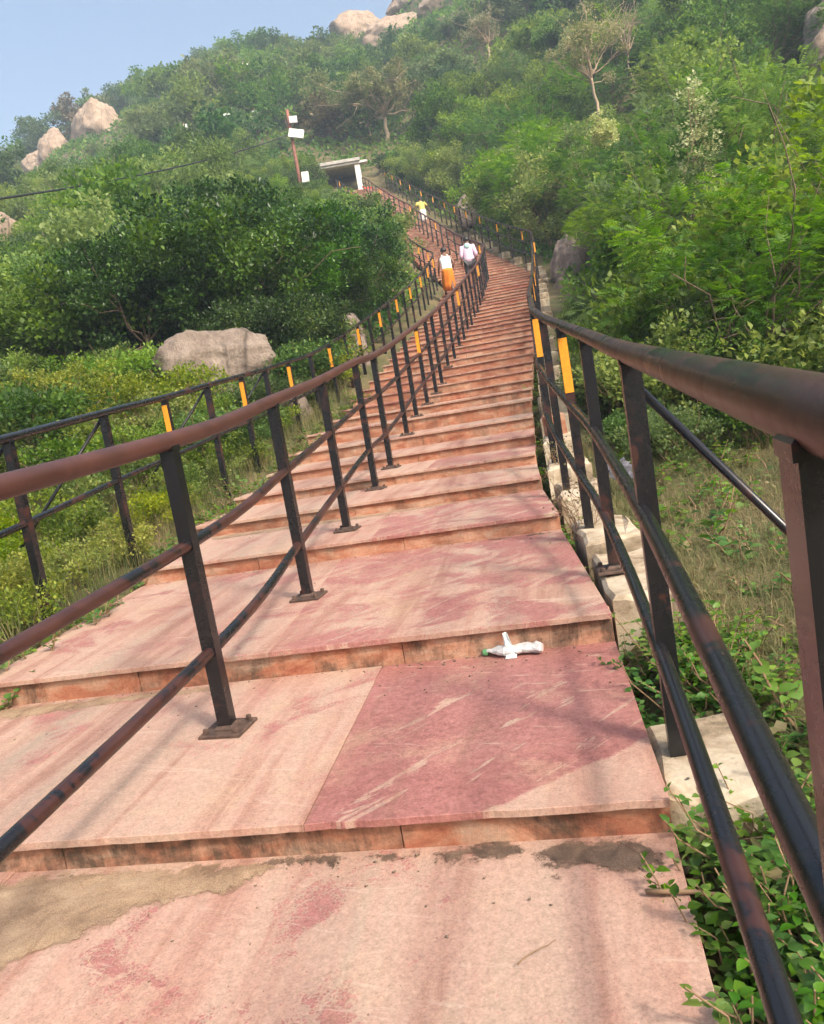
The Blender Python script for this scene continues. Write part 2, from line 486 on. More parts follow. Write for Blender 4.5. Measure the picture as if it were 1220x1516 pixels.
def prism(out, z0, z1, bev):
    """bevelled prism; out is a CCW outline; z0/z1 numbers or per-point lists"""
    n = len(out)
    cxy = np.mean(np.array(out), axis=0)
    zz0 = [z0] * n if np.isscalar(z0) else z0
    zz1 = [z1] * n if np.isscalar(z1) else z1
    V = []
    for i in range(n): V.append((out[i][0], out[i][1], zz0[i]))
    for i in range(n): V.append((out[i][0], out[i][1], zz1[i] - bev))
    for i in range(n):
        p0, p, p1 = np.array(out[i - 1]), np.array(out[i]), np.array(out[(i + 1) % n])
        e0, e1 = p - p0, p1 - p
        n0 = np.array((-e0[1], e0[0])); n0 = n0 / (np.linalg.norm(n0) + 1e-9)
        n1 = np.array((-e1[1], e1[0])); n1 = n1 / (np.linalg.norm(n1) + 1e-9)
        q = p + bev * (n0 + n1) / (1 + max(-0.5, n0 @ n1))
        V.append((q[0], q[1], zz1[i]))
    F = [tuple(range(n))[::-1]]
    for i in range(n):
        j = (i + 1) % n
        F.append((i, j, n + j, n + i))
        F.append((n + i, n + j, 2 * n + j, 2 * n + i))
    F.append(tuple(range(2 * n, 3 * n)))
    return V, F

# ------------------------------------------------------------------ the stairway's plan: right edge points, heading, width
KEY = [  # X, Y, Z of the right end of a step's edge, steps up to the next key, heading (deg right of +Y), width
    (-0.13, -1.30, 0.00, 1, 11.0, 2.80),
    (0.505, 1.86, 0.10, 1, 11.0, 2.80),
    (0.695, 3.03, 0.22, 1, 10.8, 2.80),
    (0.88, 4.86, 0.33, 1, 10.8, 2.80),
    (0.985, 5.97, 0.43, 1, 11.0, 2.78),
    (1.12, 6.89, 0.525, 1, 11.3, 2.76),
    (1.285, 7.80, 0.625, 1, 12.0, 2.76),
    (1.448, 8.70, 0.757, 1, 12.0, 2.78),
    (1.604, 9.60, 0.915, 1, 12.0, 2.80),
    (1.78, 10.5, 1.03, 1, 12.0, 2.80),
    (1.964, 11.4, 1.15, 10, 11.5, 2.78),
    (3.331, 18.0, 2.506, 7, 10.5, 2.78),
    (4.332, 23.0, 3.518, 8, 9.5, 2.78),
    (5.28, 28.0, 4.704, 10, 4.0, 2.8),
    (4.598, 32.0, 6.134, 26, -14.0, 2.9),
    (3.972, 44.5, 9.985, 18, -17.0, 3.0),
    (2.728, 51.0, 12.766, 18, -18.0, 3.0),
    (1.70, 57.8, 15.6, 0, -18.0, 3.0)]
ST = []   # per step: R, L, z
for i, k in enumerate(KEY):
    n = max(1, k[3])
    nx = KEY[i + 1] if i + 1 < len(KEY) else k
    for j in range(n if k[3] else 1):
        t = j / n
        X, Y, Z = (k[a] + (nx[a] - k[a]) * t for a in range(3))
        th = math.radians(k[4] + (nx[4] - k[4]) * t)
        wd = k[5] + (nx[5] - k[5]) * t
        if n > 1 and 0 < j:
            Y += random.uniform(-0.03, 0.03); Z += random.uniform(-0.008, 0.008)
        ld = (-math.cos(th), math.sin(th))
        ST.append(dict(R=np.array((X, Y)), L=np.array((X + wd * ld[0], Y + wd * ld[1])), z=Z, th=th, w=wd))
NS = len(ST)

def at_index(u, t):
    """plan point at fractional step index u, lateral t (0 right edge .. 1 left edge; may lie outside)"""
    i = max(0, min(NS - 2, int(math.floor(u))))
    f = u - i
    R = ST[i]['R'] * (1 - f) + ST[i + 1]['R'] * f
    L = ST[i]['L'] * (1 - f) + ST[i + 1]['L'] * f
    return R + (L - R) * t

def tread_z(u):
    return ST[max(0, min(NS - 1, int(math.floor(u + 1e-6))))]['z']

_RY = np.array([s['R'][1] for s in ST]); _RX = np.array([s['R'][0] for s in ST])
_RZ = np.array([s['z'] for s in ST]); _RT = np.array([math.tan(s['th']) for s in ST]); _W = np.array([s['w'] for s in ST])
EXT_Y = np.array([-30, -8, -3, *_RY, 80, 100, 130, 150, 170, 220])
EXT_Z = np.array([-5.0, -1.2, -0.35, *_RZ, 27.0, 37.5, 53.0, 54.0, 40.0, 5.0])

def path_coords(x, y):
    """(offset right of the right edge (negative = on the stairs), y reduced to the right edge)"""
    rx = np.interp(y, _RY, _RX); tn = np.interp(y, _RY, _RT)
    y2 = y - (rx - x) * tn
    rx = np.interp(y2, _RY, _RX)
    return x - rx, y2

def hill(x, y):
    return (np.sin(x * 0.21 + 1.3) * np.cos(y * 0.17 + 0.4) + 0.5 * np.sin(x * 0.53 + y * 0.31)) 

def ground_z(x, y):
    x = np.asarray(x, float); y = np.asarray(y, float)
    off, y2 = path_coords(x, y)
    wd = np.interp(y, _RY, _W)
    yy = np.where(y < 58, np.clip(y2, y - 3.0, y + 3.0), y)
    base = np.interp(yy, EXT_Y, EXT_Z)
    d_r = np.maximum(off, 0)              # metres right of the right edge
    d_l = np.maximum(-off - wd, 0)
    dist = np.maximum(d_r, d_l)
    inside = np.clip(1 - dist / 0.14, 0, 1)
    z = base - 0.10 - 0.20 * inside
    near = np.clip(1 - y / 9.0, 0, 1)
    z = z - np.clip(d_r / 1.0, 0, 1) * (0.08 + 0.16 * np.clip((y - 2) / 3, 0, 1) * np.clip((14 - y) / 5, 0, 1))
    z = z - np.clip(d_l / 1.5, 0, 1) * 0.10 * np.clip(1 - y / 30, 0, 1)
    far = np.clip((y - 6) / 40, 0, 1)
    z = z + np.clip((y - 6) / 25, 0, 1) * np.clip((d_r - 2) * 0.42, 0, 11)
    z = z + np.clip((y - 6) / 5, 0, 1) * np.clip((40 - y) / 15, 0, 1) * np.clip(d_l * 0.22, 0, 0.75)
    z = z + np.clip(dist / 8, 0, 1) * hill(x, y) * (0.15 + 0.9 * np.clip((y - 10) / 60, 0, 1))
    # the ridge falls away to the left
    z = z - np.clip((-18 - x) / 34, 0, 1) ** 1.3 * 9.0 * np.clip((y - 60) / 50, 0, 1)
    z = z - np.clip((-52 - x) / 25, 0, 1) * 40.0 * np.clip((y - 50) / 40, 0, 1)
    z = z + np.clip((x - 5) / 25, 0, 1) * 7.0 * np.clip((y - 70) / 50, 0, 1)
    return z

# ------------------------------------------------------------------ ground sheet
def grid_axis(spec):
    a = [spec[0][0]]
    for lo, hi, st in spec:
        while a[-1] < hi - 1e-6:
            a.append(min(hi, a[-1] + st))
    return np.array(a)
gx = grid_axis([(-420, -140, 40), (-140, -30, 5), (-30, -6, 1.2), (-6, -3.6, 0.3), (-3.6, 3.6, 0.14), (3.6, 9, 0.3), (9, 40, 1.2), (40, 150, 5), (150, 420, 45)])
gy = grid_axis([(-420, -40, 40), (-40, -2, 3), (-2, 13, 0.2), (13, 16, 0.3), (16, 60, 0.8), (60, 180, 3), (180, 420, 40)])
GX, GY = np.meshgrid(gx, gy)
GZ = ground_z(GX, GY)
nx_, ny_ = len(gx), len(gy)
idx = np.arange(nx_ * ny_).reshape(ny_, nx_)
F = np.stack([idx[:-1, :-1], idx[:-1, 1:], idx[1:, 1:], idx[1:, :-1]], -1).reshape(-1, 4)
tag(link('ground', mesh_np('ground', np.stack([GX, GY, GZ], -1).reshape(-1, 3), F, M['ground'], smooth=True)), kind='structure')

# ------------------------------------------------------------------ stairway
stairs = empty('stone_stairway', (0.5, 1.8, 0))
tag(stairs, 'long pink sandstone stairway climbing the wooded hill between black railings', 'stairway')
bpy.context.view_layer.update()
INV = Matrix.Translation((-0.5, -1.8, 0))

def lerp(a, b, t):
    return a + (b - a) * t

def add_slab(i, t0, t1, rose, nose=0.026, thick=0.021, front_seg=1):
    s, s2 = ST[i], ST[i + 1]
    hd = np.array((math.sin(s['th']), math.cos(s['th'])))
    hd2 = np.array((math.sin(s2['th']), math.cos(s2['th'])))
    gap = 0.0012
    A0 = lerp(s['R'], s['L'], t0); A1 = lerp(s['R'], s['L'], t1)
    B0 = lerp(s2['R'], s2['L'], t0); B1 = lerp(s2['R'], s2['L'], t1)
    # keep slabs apart by a narrow joint
    u = (s['L'] - s['R']) / np.linalg.norm(s['L'] - s['R'])
    A0 = A0 + u * gap; A1 = A1 - u * gap; B0 = B0 + u * gap; B1 = B1 - u * gap
    A0 = A0 - hd * nose; A1 = A1 - hd * nose
    B0 = B0 + hd2 * 0.012; B1 = B1 + hd2 * 0.012
    dz = random.uniform(-0.002, 0.002)
    out = []
    # CCW: left-front A1 -> right-front A0 -> B0 -> B1
    for q in range(front_seg):
        t = q / front_seg
        p = lerp(A1, A0, t)
        if 0 < q:
            p = p + hd * (random.random() ** 3 * 0.004 + (random.random() ** 8) * 0.006)
        out.append(p)
    out.append(A0)
    out += [B0, B1]
    c = np.mean(np.array([A0, A1, B0, B1]), axis=0)
    V, F = prism([p - c for p in out], -thick, dz, 0.0018)
    o = link('tread_slab', mesh_np('tread_slab', V, F, M['tread']), stairs)
    o.matrix_parent_inverse = INV
    o.location = (c[0], c[1], s['z'])
    o['rose'] = rose
    return o

def add_riser(i, t0, t1, grime, seg=1):
    """upright stone under the edge of step i, standing on tread i-1"""
    s, sp = ST[i], ST[i - 1]
    hd = np.array((math.sin(s['th']), math.cos(s['th'])))
    gap = 0.002
    u = (s['L'] - s['R']) / np.linalg.norm(s['L'] - s['R'])
    A0 = lerp(s['R'], s['L'], t0) + u * gap; A1 = lerp(s['R'], s['L'], t1) - u * gap
    c = (A0 + A1) / 2
    off = random.uniform(-0.003, 0.003)
    out = [A1 - c + hd * off, A0 - c + hd * off, A0 - c + hd * 0.16, A1 - c + hd * 0.16]
    V, F = prism(out, sp['z'] - s['z'] - 0.05, -0.0225, 0.003)
    o = link('riser_slab', mesh_np('riser_slab', V, F, M['riser']), stairs)
    o.matrix_parent_inverse = INV
    o.location = (c[0], c[1], s['z'])
    o['grime'] = grime
    return o

near_joints = {0: [0, 0.66, 1], 1: [0, 0.335, 0.74, 1], 2: [0, 0.50, 1], 3: [0, 0.42, 1], 4: [0, 0.56, 1], 5: [0, 0.35, 1], 6: [0, 0.5, 1], 7: [0, .4, 1], 8: [0, .55, 1], 9: [0, .3, .7, 1]}
near_rose = {0: [0.465, 0.44], 1: [1.12, 0.455, 0.49], 2: [0.565, 0.49], 3: [0.57, 0.49], 4: [0.5, 0.4], 5: [0.55, 0.4], 6: [0.5, 0.45], 7: [.45, .4], 8: [.4, .45], 9: [.4, .5, .4]}
riser_joints = {1: [0, 0.245, 0.60, 1], 2: [0, 0.30, 0.72, 1], 3: [0, 0.35, 0.7, 1], 4: [0, 0.52, 1], 5: [0, 0.45, 1], 6: [0, 0.42, 1], 7: [0, 0.44, 1]}
for i in range(NS - 1):
    js = near_joints.get(i) or ([0, round(random.uniform(0.35, 0.65), 2), 1] if i < 38 else [0, 1])
    for q in range(len(js) - 1):
        r = near_rose[i][q] if i in near_rose else random.uniform(0.4, 0.62)
        sl = add_slab(i, js[q], js[q + 1], r, front_seg=(26 if i < 6 else 4))
        if i == 1 and q == 0:
            sl.data.materials[0] = M['tread_corner']
    if i > 0:
        js = riser_joints.get(i) or ([0, round(random.uniform(0.3, 0.7), 2), 1] if i < 38 else [0, 1])
        for q in range(len(js) - 1):
            add_riser(i, js[q], js[q + 1], random.uniform(0.85, 1.0) if i < 3 else random.uniform(0.25, 0.6))
# rubble core under the slabs, one closed side-walled body
core = MB()
for i in range(NS - 1):
    s, s2 = ST[i], ST[i + 1]
    hd = np.array((math.sin(s['th']), math.cos(s['th'])))
    ins = 0.03
    pts = [lerp(s['L'], s['R'], ins / s['w']) + hd * 0.06, lerp(s['R'], s['L'], ins / s['w']) + hd * 0.06,
           lerp(s2['R'], s2['L'], ins / s['w']) + hd * 0.05, lerp(s2['L'], s2['R'], ins / s['w']) + hd * 0.05]
    V, F = prism([tuple(p) for p in pts], s['z'] - 0.75, s['z'] - 0.0245, 0.004)
    core.add(V, F)
o = link('rubble_core', core.mesh('rubble_core', [M['rubble']]), stairs)
o.matrix_parent_inverse = INV

# ------------------------------------------------------------------ railings
def catmull(P, n=6):
    P = [np.asarray(p, float) for p in P]
    out = []
    for i in range(len(P) - 1):
        p0 = P[i - 1] if i else 2 * P[0] - P[1]
        p1, p2 = P[i], P[i + 1]
        p3 = P[i + 2] if i + 2 < len(P) else 2 * P[-1] - P[-2]
        for k in range(n):
            t = k / n
            out.append(0.5 * ((2 * p1) + (-p0 + p2) * t + (2 * p0 - 5 * p1 + 4 * p2 - p3) * t * t + (-p0 + 3 * p1 - 3 * p2 + p3) * t ** 3))
    out.append(P[-1])
    return out

_pm = {}
def post_mesh(h, kind):
    key = (round(h, 3), kind)
    if key not in _pm:
        b = MB()
        V, F = prism([(-.025, -.025), (.025, -.025), (.025, .025), (-.025, .025)], -0.02, h, 0.004)
        b.add(V, F)
        V, F = prism([(-.029, -.027), (.028, -.029), (.030, .027), (-.027, .029)], h - 0.012, h + 0.006, 0.005)
        b.add(V, F)
        _pm[key] = b.mesh('post', [M[kind]])
    return _pm[key]

def plate_mesh():
    if 'plate' not in _pm:
        b = MB()
        V, F = prism([(-.08, -.075), (.08, -.075), (.08, .075), (-.08, .075)], 0.0, 0.012, 0.003)
        b.add(V, F)
        for sx in (-1, 1):
            for sy in (-1, 1):
                pts = [(.058 * sx + .011 * math.cos(a * math.pi / 3), .054 * sy + .011 * math.sin(a * math.pi / 3)) for a in range(6)]
                V, F = prism(pts, 0.012, 0.03, 0.003)
                b.add(V, F)
        # weld collar
        V, F = prism([(-.036, -.036), (.036, -.036), (.036, .036), (-.036, .036)], 0.012, 0.026, 0.010)
        b.add(V, F)
        _pm['plate'] = b.mesh('base_plate', [M['rust']])
    return _pm['plate']

def sticker_mesh():
    if 'st' not in _pm:
        b = MB()
        b.box(-.0235, .0235, -.0300, -.0256, -0.34, -0.05)
        _pm['st'] = b.mesh('reflector_strip', [M['sticker']])
    return _pm['st']

def railing(name, posts, label, top_mat, low_mat, heights, rtop=0.04, rlow=0.026, ext=None, side=0.0):
    """posts: (x, y, z, heading, height, sticker, plate)"""
    b0 = posts[0]
    root = empty(name, (b0[0], b0[1], b0[2]))
    inv = Matrix.Translation((-b0[0], -b0[1], -b0[2]))
    tag(root, label, 'railing')
    tops = [(p[0], p[1], p[2] + p[4]) for p in posts]
    for hi, h in enumerate(heights):
        P = [np.array((p[0], p[1], p[2] + p[4] - h)) for p in posts]
        if ext:
            e0 = P[0] + np.array(ext[0]); P = [e0] + P
        r = rtop if hi == 0 else rlow
        if hi > 0 and side:   # lower pipes welded to the lane side of the posts
            P = [q + side * np.array((-math.cos(p[3]), math.sin(p[3]), 0)) for q, p in zip(P, ([posts[0]] if ext else []) + list(posts))]
        C = catmull(P, 8)
        C = [c + np.array((mnoise.noise(Vector(c) * 0.9) * 0.003, 0, mnoise.noise(Vector(c) * 0.9 + Vector((9, 3, 1))) * 0.003)) for c in C]
        V, F = tube(C, r, 20 if hi == 0 else 14)
        o = link('top_rail' if hi == 0 else 'lower_rail', mesh_np('rail_pipe', V, F, M[top_mat if hi == 0 else low_mat], smooth=True), root)
        o.matrix_parent_inverse = inv
    for k, p in enumerate(posts):
        o = link('post', post_mesh(p[4] - rtop * 0.6, 'paint_black'), root)
        o.matrix_parent_inverse = inv
        o.location = p[:3]
        o.rotation_euler = (random.uniform(-.006, .006), random.uniform(-.006, .006), -p[3])
        if p[6]:
            q = link('base_plate', plate_mesh(), o)
            q.rotation_euler = (0, 0, random.uniform(-.15, .15))
            q.location = (0, 0, 0.001)
        if p[5]:
            q = link('reflector_strip', sticker_mesh(), o)
            q.location = (0, 0, p[4] - rtop * 0.6)
    return root, tops

def heading_at(u):
    i = max(0, min(NS - 1, int(u)))
    return ST[i]['th']

# rails follow a smoothed profile of the steps
_uu = np.linspace(0, NS - 1, NS * 4)
_zz = np.interp(_uu, np.arange(NS), _RZ)
_yy = np.interp(_uu, np.arange(NS), _RY)
def smooth_z(u, sig=1.6):
    y = np.interp(u, np.arange(NS), _RY)
    wgt = np.exp(-((_yy - y) / sig) ** 2)
    return float((wgt * _zz).sum() / wgt.sum())

# middle rail
mid_u = [0.30, 1.56, 2.47, 3.40, 4.82, 5.72, 7.12, 8.2, 9.3, 10.4]
u = 11.5
while u < 44:
    mid_u.append(u); u += 1.55 if u < 35 else 2.5
mid_u = [x for x in mid_u if x < 44]
u = mid_u[-1] + 3.0
while u < NS - 2:
    mid_u.append(u); u += 3.0
posts = []
for k, u in enumerate(mid_u):
    p = at_index(u, 0.505)
    z0 = tread_z(u) + 0.001
    zt = smooth_z(u) + 0.985
    if k < 5:
        zt = (1.03, 1.145, 1.255, 1.375, 1.53)[k]
    posts.append((p[0], p[1], z0, heading_at(u), zt - z0, k > 7 and k % 6 == 2, u < 40))
railing('centre_railing', posts, 'maroon and black pipe railing running up the middle of the stairway', 'paint_brown', 'paint_mixed', [0.0, 0.36, 0.745], rtop=0.031, rlow=0.021, ext=[(-0.20, -1.0, -0.05)])

# right rail on cement plinths
right_y = [1.02, 2.32, 3.55, 4.40, 5.45, 6.4, 7.5, 8.6, 9.7, 10.8]
def u_of_right_y(y):
    return float(np.interp(y, _RY, np.arange(NS)))
posts, plinths = [], []
rp = [(u_of_right_y(y)) for y in right_y]
u = rp[-1] + 1.7
while u < 36:
    rp.append(u); u += 1.75
while u < NS - 2:
    rp.append(u); u += 3.1
for k, u in enumerate(rp):
    off = (0.1, 0.1, 0.105, 0.115, 0.125, 0.135)[k] if k < 6 else (0.15 if u < 30 else 0.22)
    wd = ST[min(NS - 1, int(u))]['w']
    p = at_index(u, -off / wd)
    f = u - math.floor(u)
    zt = tread_z(u)
    zs = float(np.interp(u, np.arange(NS), _RZ))
    z = zs - 0.0 if k > 1 else (0.06 if k == 1 else -0.05)
    h = float(np.interp(p[1], (1.0, 2.3, 3.55, 4.4, 5.45, 6.4, 7.5, 8.6, 9.7, 10.8, 12.0), (1.0, 1.165, 1.30, 1.40, 1.53, 1.66, 1.80, 1.95, 2.11, 2.27, 2.45))) - z if p[1] < 11.6 else smooth_z(u, 1.0) + 1.17 - z
    if k == 0: p, z, h = np.array((0.2985, 0.575)), -0.05, 1.142
    if k == 1: p, z, h = np.array((0.612, 2.10)), 0.09, 1.085
    posts.append((p[0], p[1], z, heading_at(u), h, k >= 3 and k % 2 == 1, k in (2,)))
    plinths.append((p[0], p[1], z, heading_at(u)))
rr, rtops = railing('outer_railing', posts, 'dark pipe railing on cement blocks beside the grassy plot', 'paint_mixed', 'paint_black', [0.0, 0.41, 0.79], rtop=0.028, rlow=0.021, side=0.016, ext=[(-0.206, -1.0, -0.05)])
# diagonal stays out to the ground
def stay(root, top, dx, dy, dz):
    V, F = tube([top, (top[0] + dx * .5, top[1] + dy * .5, top[2] + dz * .5), (top[0] + dx, top[1] + dy, top[2] + dz)], 0.012, 8)
    o = link('diagonal_stay', mesh_np('diagonal_stay', V, F, M['paint_black'], smooth=True), root)
    o.matrix_parent_inverse = Matrix.Translation(-root.location)
t1 = rtops[1]
stay(rr, (t1[0] + .02, t1[1] + .03, t1[2] - .09), 0.75, -0.30, -1.05)

# left rail
left_u = [0.15, 0.95, 1.9, 2.62, 3.5, 4.6, 5.6, 6.7, 7.7, 8.8]
u = 9.9
while u < 40:
    left_u.append(u); u += 1.6
while u < NS - 2:
    left_u.append(u); u += 3.0
posts = []
for k, u in enumerate(left_u):
    wd = ST[min(NS - 1, int(u))]['w']
    p = at_index(u, 1 + 0.30 / wd)
    z = float(np.interp(u, np.arange(NS), _RZ))
    zt = smooth_z(u) + float(np.interp(u, (0, 6, 10, 20, 30), (1.02, 1.0, 0.82, 0.85, 0.98)))
    posts.append((p[0], p[1], z - 0.10, heading_at(u), zt - z + 0.10, k >= 5 and k % 2 == 1, False))
lr, ltops = railing('left_railing', posts, 'thin black pipe railing along the shrubby verge and boulder', 'paint_black', 'paint_black', [0.0, 0.50], rtop=0.027, rlow=0.020, ext=[(-0.3, -1.2, -0.02)])
for k in (3, 4, 6, 8):
    t = ltops[k]
    stay(lr, (t[0] - .02, t[1], t[2] - .04), -0.85, -0.25, -1.0)

# cement plinth blocks under the right rail
for k, (x, y, z, th) in enumerate(plinths):
    if k > 32:
        break
    L = (0.40, 0.46, 0.80, 0.62, 0.72, 0.66)[k] if k < 6 else random.uniform(0.6, 0.85)
    wdt = 0.30
    b = MB()
    out = [(-0.062, -L * 0.5), (wdt - 0.06, -L * 0.5), (wdt - 0.06, L * 0.5), (-0.062, L * 0.5)]
    out2 = []
    for q in range(4):
        a, c = np.array(out[q]), np.array(out[(q + 1) % 4])
        for s in range(4):
            p = a + (c - a) * s / 4 + (RNG.random(2) - 0.5) * 0.034
            out2.append(tuple(p))
    V, F = prism(out2, -0.62, [-0.004 - 0.03 * RNG.random() ** 3 for _ in out2], 0.018)
    b.add(V, F)
    o = link('plinth_block', b.mesh('plinth_block', [M['cement']]), None, (x, y, z))
    o.rotation_euler = (random.uniform(-.02, .02), random.uniform(-.02, .02), -th + random.uniform(-.05, .05))
    tag(o, 'weathered cream cement block carrying a post of the outer railing', 'block', 'cement blocks under the outer railing')
#VEG#
# ------------------------------------------------------------------ rocks
def rock_mesh(name, size, seed, mat, sub=4, rough=0.22, flat=0.0):
    """boulder: sphere cut by random planes, then roughened"""
    bm = bmesh.new()
    bmesh.ops.create_icosphere(bm, subdivisions=sub, radius=1)
    r_ = random.Random(int(seed * 1000))
    sv = Vector((seed * 3.1, seed * 7.7, seed * 1.3))
    planes = []
    for k in range(9):
        nrm = Vector((r_.gauss(0, 1), r_.gauss(0, 1), r_.gauss(0, 0.8))).normalized()
        planes.append((nrm, r_.uniform(0.66, 0.92)))
    for v in bm.verts:
        p = v.co.normalized()
        d = 1.0 + rough * (mnoise.noise(p * 1.2 + sv) * 0.9)
        for nrm, h in planes:
            c = p.dot(nrm)
            if c > 0.05 and d * c > h:
                d = d * 0.22 + (h / c) * 0.78
        d *= 1 + rough * (mnoise.noise(p * 3.1 + sv) * 0.22 + mnoise.noise(p * 7 + sv) * 0.12 + abs(mnoise.noise(p * 4.3 - sv)) * -0.25 + mnoise.noise(p * 17 + sv) * 0.06)
        v.co = Vector((p.x * size[0], p.y * size[1], p.z * size[2])) * d
    me = bpy.data.meshes.new(name)
    bm.to_mesh(me); bm.free()
    me.materials.append(mat)
    me.polygons.foreach_set('use_smooth', np.ones(len(me.polygons), bool))
    return me

def rock(name, x, y, z, size, seed, mat, label, rz=0.0, group=None, sub=5, rough=0.35):
    o = link(name, rock_mesh(name, size, seed, M[mat], sub, rough), None, (x, y, z))
    o.rotation_euler = (0, 0, rz)
    return tag(o, label, 'boulder', group)

# ------------------------------------------------------------------ foliage builders (numpy)
def unit(a):
    return a / (np.linalg.norm(a, axis=-1, keepdims=True) + 1e-9)

def rand_unit(rng, n):
    return unit(rng.normal(size=(n, 3)))

def leaves(rng, C, A, S, wr=0.32, fold=0.12):
    """rhombic folded leaves: base C, axis A, length S -> V, F(tri)"""
    n = len(C)
    A = unit(A)
    up = np.tile(np.array([0, 0, 1.0]), (n, 1)) + rng.normal(size=(n, 3)) * 0.45
    s = unit(np.cross(A, up))
    nr = np.cross(s, A)
    S = np.asarray(S)[:, None]
    V = np.empty((n, 4, 3))
    V[:, 0] = C
    V[:, 1] = C + A * S * 0.45 + s * S * wr + nr * S * fold
    V[:, 2] = C + A * S
    V[:, 3] = C + A * S * 0.45 - s * S * wr + nr * S * fold
    b = (np.arange(n) * 4)[:, None]
    F = np.concatenate([b + np.array([0, 2, 1]), b + np.array([0, 3, 2])], 0)
    return V.reshape(-1, 3), F

def leaves6(rng, C, A, S, wr=0.34, up_bias=1.0):
    """pointed oval leaves with a midrib fold and a drooping tip (8 triangles)"""
    n = len(C)
    A = unit(A)
    up = np.tile(np.array([0, 0, 1.0]), (n, 1)) * up_bias + rng.normal(size=(n, 3)) * 0.3
    s = unit(np.cross(A, up))
    nr = np.cross(s, A)
    S = np.asarray(S)[:, None]
    def pt(a, w, h): return C + A * S * a + s * S * w + nr * S * h
    V = np.stack([pt(0, 0, 0), pt(.28, wr * .85, .10), pt(.62, wr * .75, .06), pt(1.0, 0, -.14), pt(.62, -wr * .75, .06), pt(.28, -wr * .85, .10), pt(.3, 0, .02), pt(.65, 0, -.02)], 1)
    b = (np.arange(n) * 8)[:, None]
    tri = [(0, 6, 1), (1, 6, 7), (1, 7, 2), (2, 7, 3), (0, 5, 6), (5, 7, 6), (5, 4, 7), (4, 3, 7)]
    F = np.concatenate([b + np.array(t) for t in tri], 0)
    return V.reshape(-1, 3), F

def fronds(rng, C, A, L, pairs=6):
    """feathery compound leaves"""
    n = len(C)
    A = unit(A)
    up = np.tile(np.array([0, 0, 1.0]), (n, 1)) + rng.normal(size=(n, 3)) * 0.25
    s = unit(np.cross(A, up)); nr = np.cross(s, A)
    Vs, ti = [], []
    base_t = rng.random(n)
    for k in range(pairs):
        t = (k + 0.6) / pairs
        droop = -0.30 * t * t
        P = C + (A * t + nr * droop) * L[:, None]
        pl = L * (0.42 * math.sin(math.pi * (0.22 + 0.68 * t)) + 0.05)
        for sg in (-1, 1):
            ax = unit(s * sg * 0.95 + A * 0.45 + nr * (-0.18) + rng.normal(size=(n, 3)) * 0.06)
            side = unit(np.cross(ax, nr))
            w = (pl * 0.14)[:, None]
            q = np.empty((n, 4, 3))
            q[:, 0] = P
            q[:, 1] = P + ax * pl[:, None] * 0.5 + side * w
            q[:, 2] = P + ax * pl[:, None] + nr * (-0.10 * pl)[:, None]
            q[:, 3] = P + ax * pl[:, None] * 0.5 - side * w
            Vs.append(q)
    V = np.stack(Vs, 1)                 # n, m, 4, 3
    m = V.shape[1]
    b = (np.arange(n * m) * 4)[:, None]
    F = np.concatenate([b + np.array([0, 2, 1]), b + np.array([0, 3, 2])], 0)
    return V.reshape(-1, 3), F, np.repeat(base_t, m * 4)

def clump_centres(rng, n, r, h0, h1, shape='round'):
    """points through the crown volume, denser near its surface"""
    d = rand_unit(rng, n)
    d[:, 2] = np.abs(d[:, 2]) * np.where(rng.random(n) < 0.72, 1, -1)
    rad = rng.random(n) ** 0.42
    lob = 1 + 0.28 * np.sin(d[:, 0] * 3.1 + rng.random() * 6) * np.cos(d[:, 1] * 2.7 + rng.random() * 6) + 0.18 * np.sin(d[:, 2] * 5 + rng.random() * 6)
    P = d * (rad * lob)[:, None]
    hc, hh = (h0 + h1) / 2, (h1 - h0) / 2
    return np.stack([P[:, 0] * r, P[:, 1] * r, hc + P[:, 2] * hh], -1)

def limb(rng, a, b, r0, r1, n=5, wob=0.08):
    a, b = np.asarray(a, float), np.asarray(b, float)
    L = np.linalg.norm(b - a)
    pts = [a + (b - a) * t + (rng.normal(size=3) * wob * L * math.sin(math.pi * t)) for t in np.linspace(0, 1, n)]
    return tube(pts, np.linspace(r0, r1, n), 6)

def branches(rng, cents, h_fork, r_trunk, k=9, lean=(0, 0), sub=2):
    b = MB()
    fork = np.array((lean[0], lean[1], h_fork))
    V, F = limb(rng, (0, 0, -0.3), fork, r_trunk, r_trunk * 0.7, 6, 0.03); b.add(V, F)
    sel = rng.choice(len(cents), min(k, len(cents)), replace=False)
    for i in sel:
        e = cents[i]
        V, F = limb(rng, fork * rng.uniform(0.75, 1.0), e, r_trunk * 0.45, r_trunk * 0.1, 5, 0.07); b.add(V, F)
        for _ in range(sub):
            q = fork + (e - fork) * rng.uniform(0.4, 0.8)
            V, F = limb(rng, q, e + rng.normal(size=3) * np.linalg.norm(e - fork) * 0.3, r_trunk * 0.2, r_trunk * 0.05, 4, 0.07); b.add(V, F)
    return b

def broad_crown(rng, cents, rc, per, size, wr=0.34, outward=0.6, upb=0.25, droop=0.0):
    n = len(cents) * per
    ci = np.repeat(np.arange(len(cents)), per)
    d = rand_unit(rng, n)
    off = d * (rng.random(n) ** 0.5)[:, None] * (rc * rng.uniform(0.7, 1.3, len(cents)))[ci][:, None]
    off[:, 2] *= 0.75
    P = cents[ci] + off
    A = d * outward + rng.normal(size=(n, 3)) * 0.5 + np.array([0, 0, upb - droop])
    S = size * rng.uniform(0.65, 1.3, n)
    V, F = leaves(rng, P, A, S, wr)
    ct = rng.uniform(-0.22, 0.22, len(cents))
    tint = np.repeat(np.clip(0.5 + ct[ci] + rng.normal(size=n) * 0.17, 0, 1), 4)
    return V, F, tint

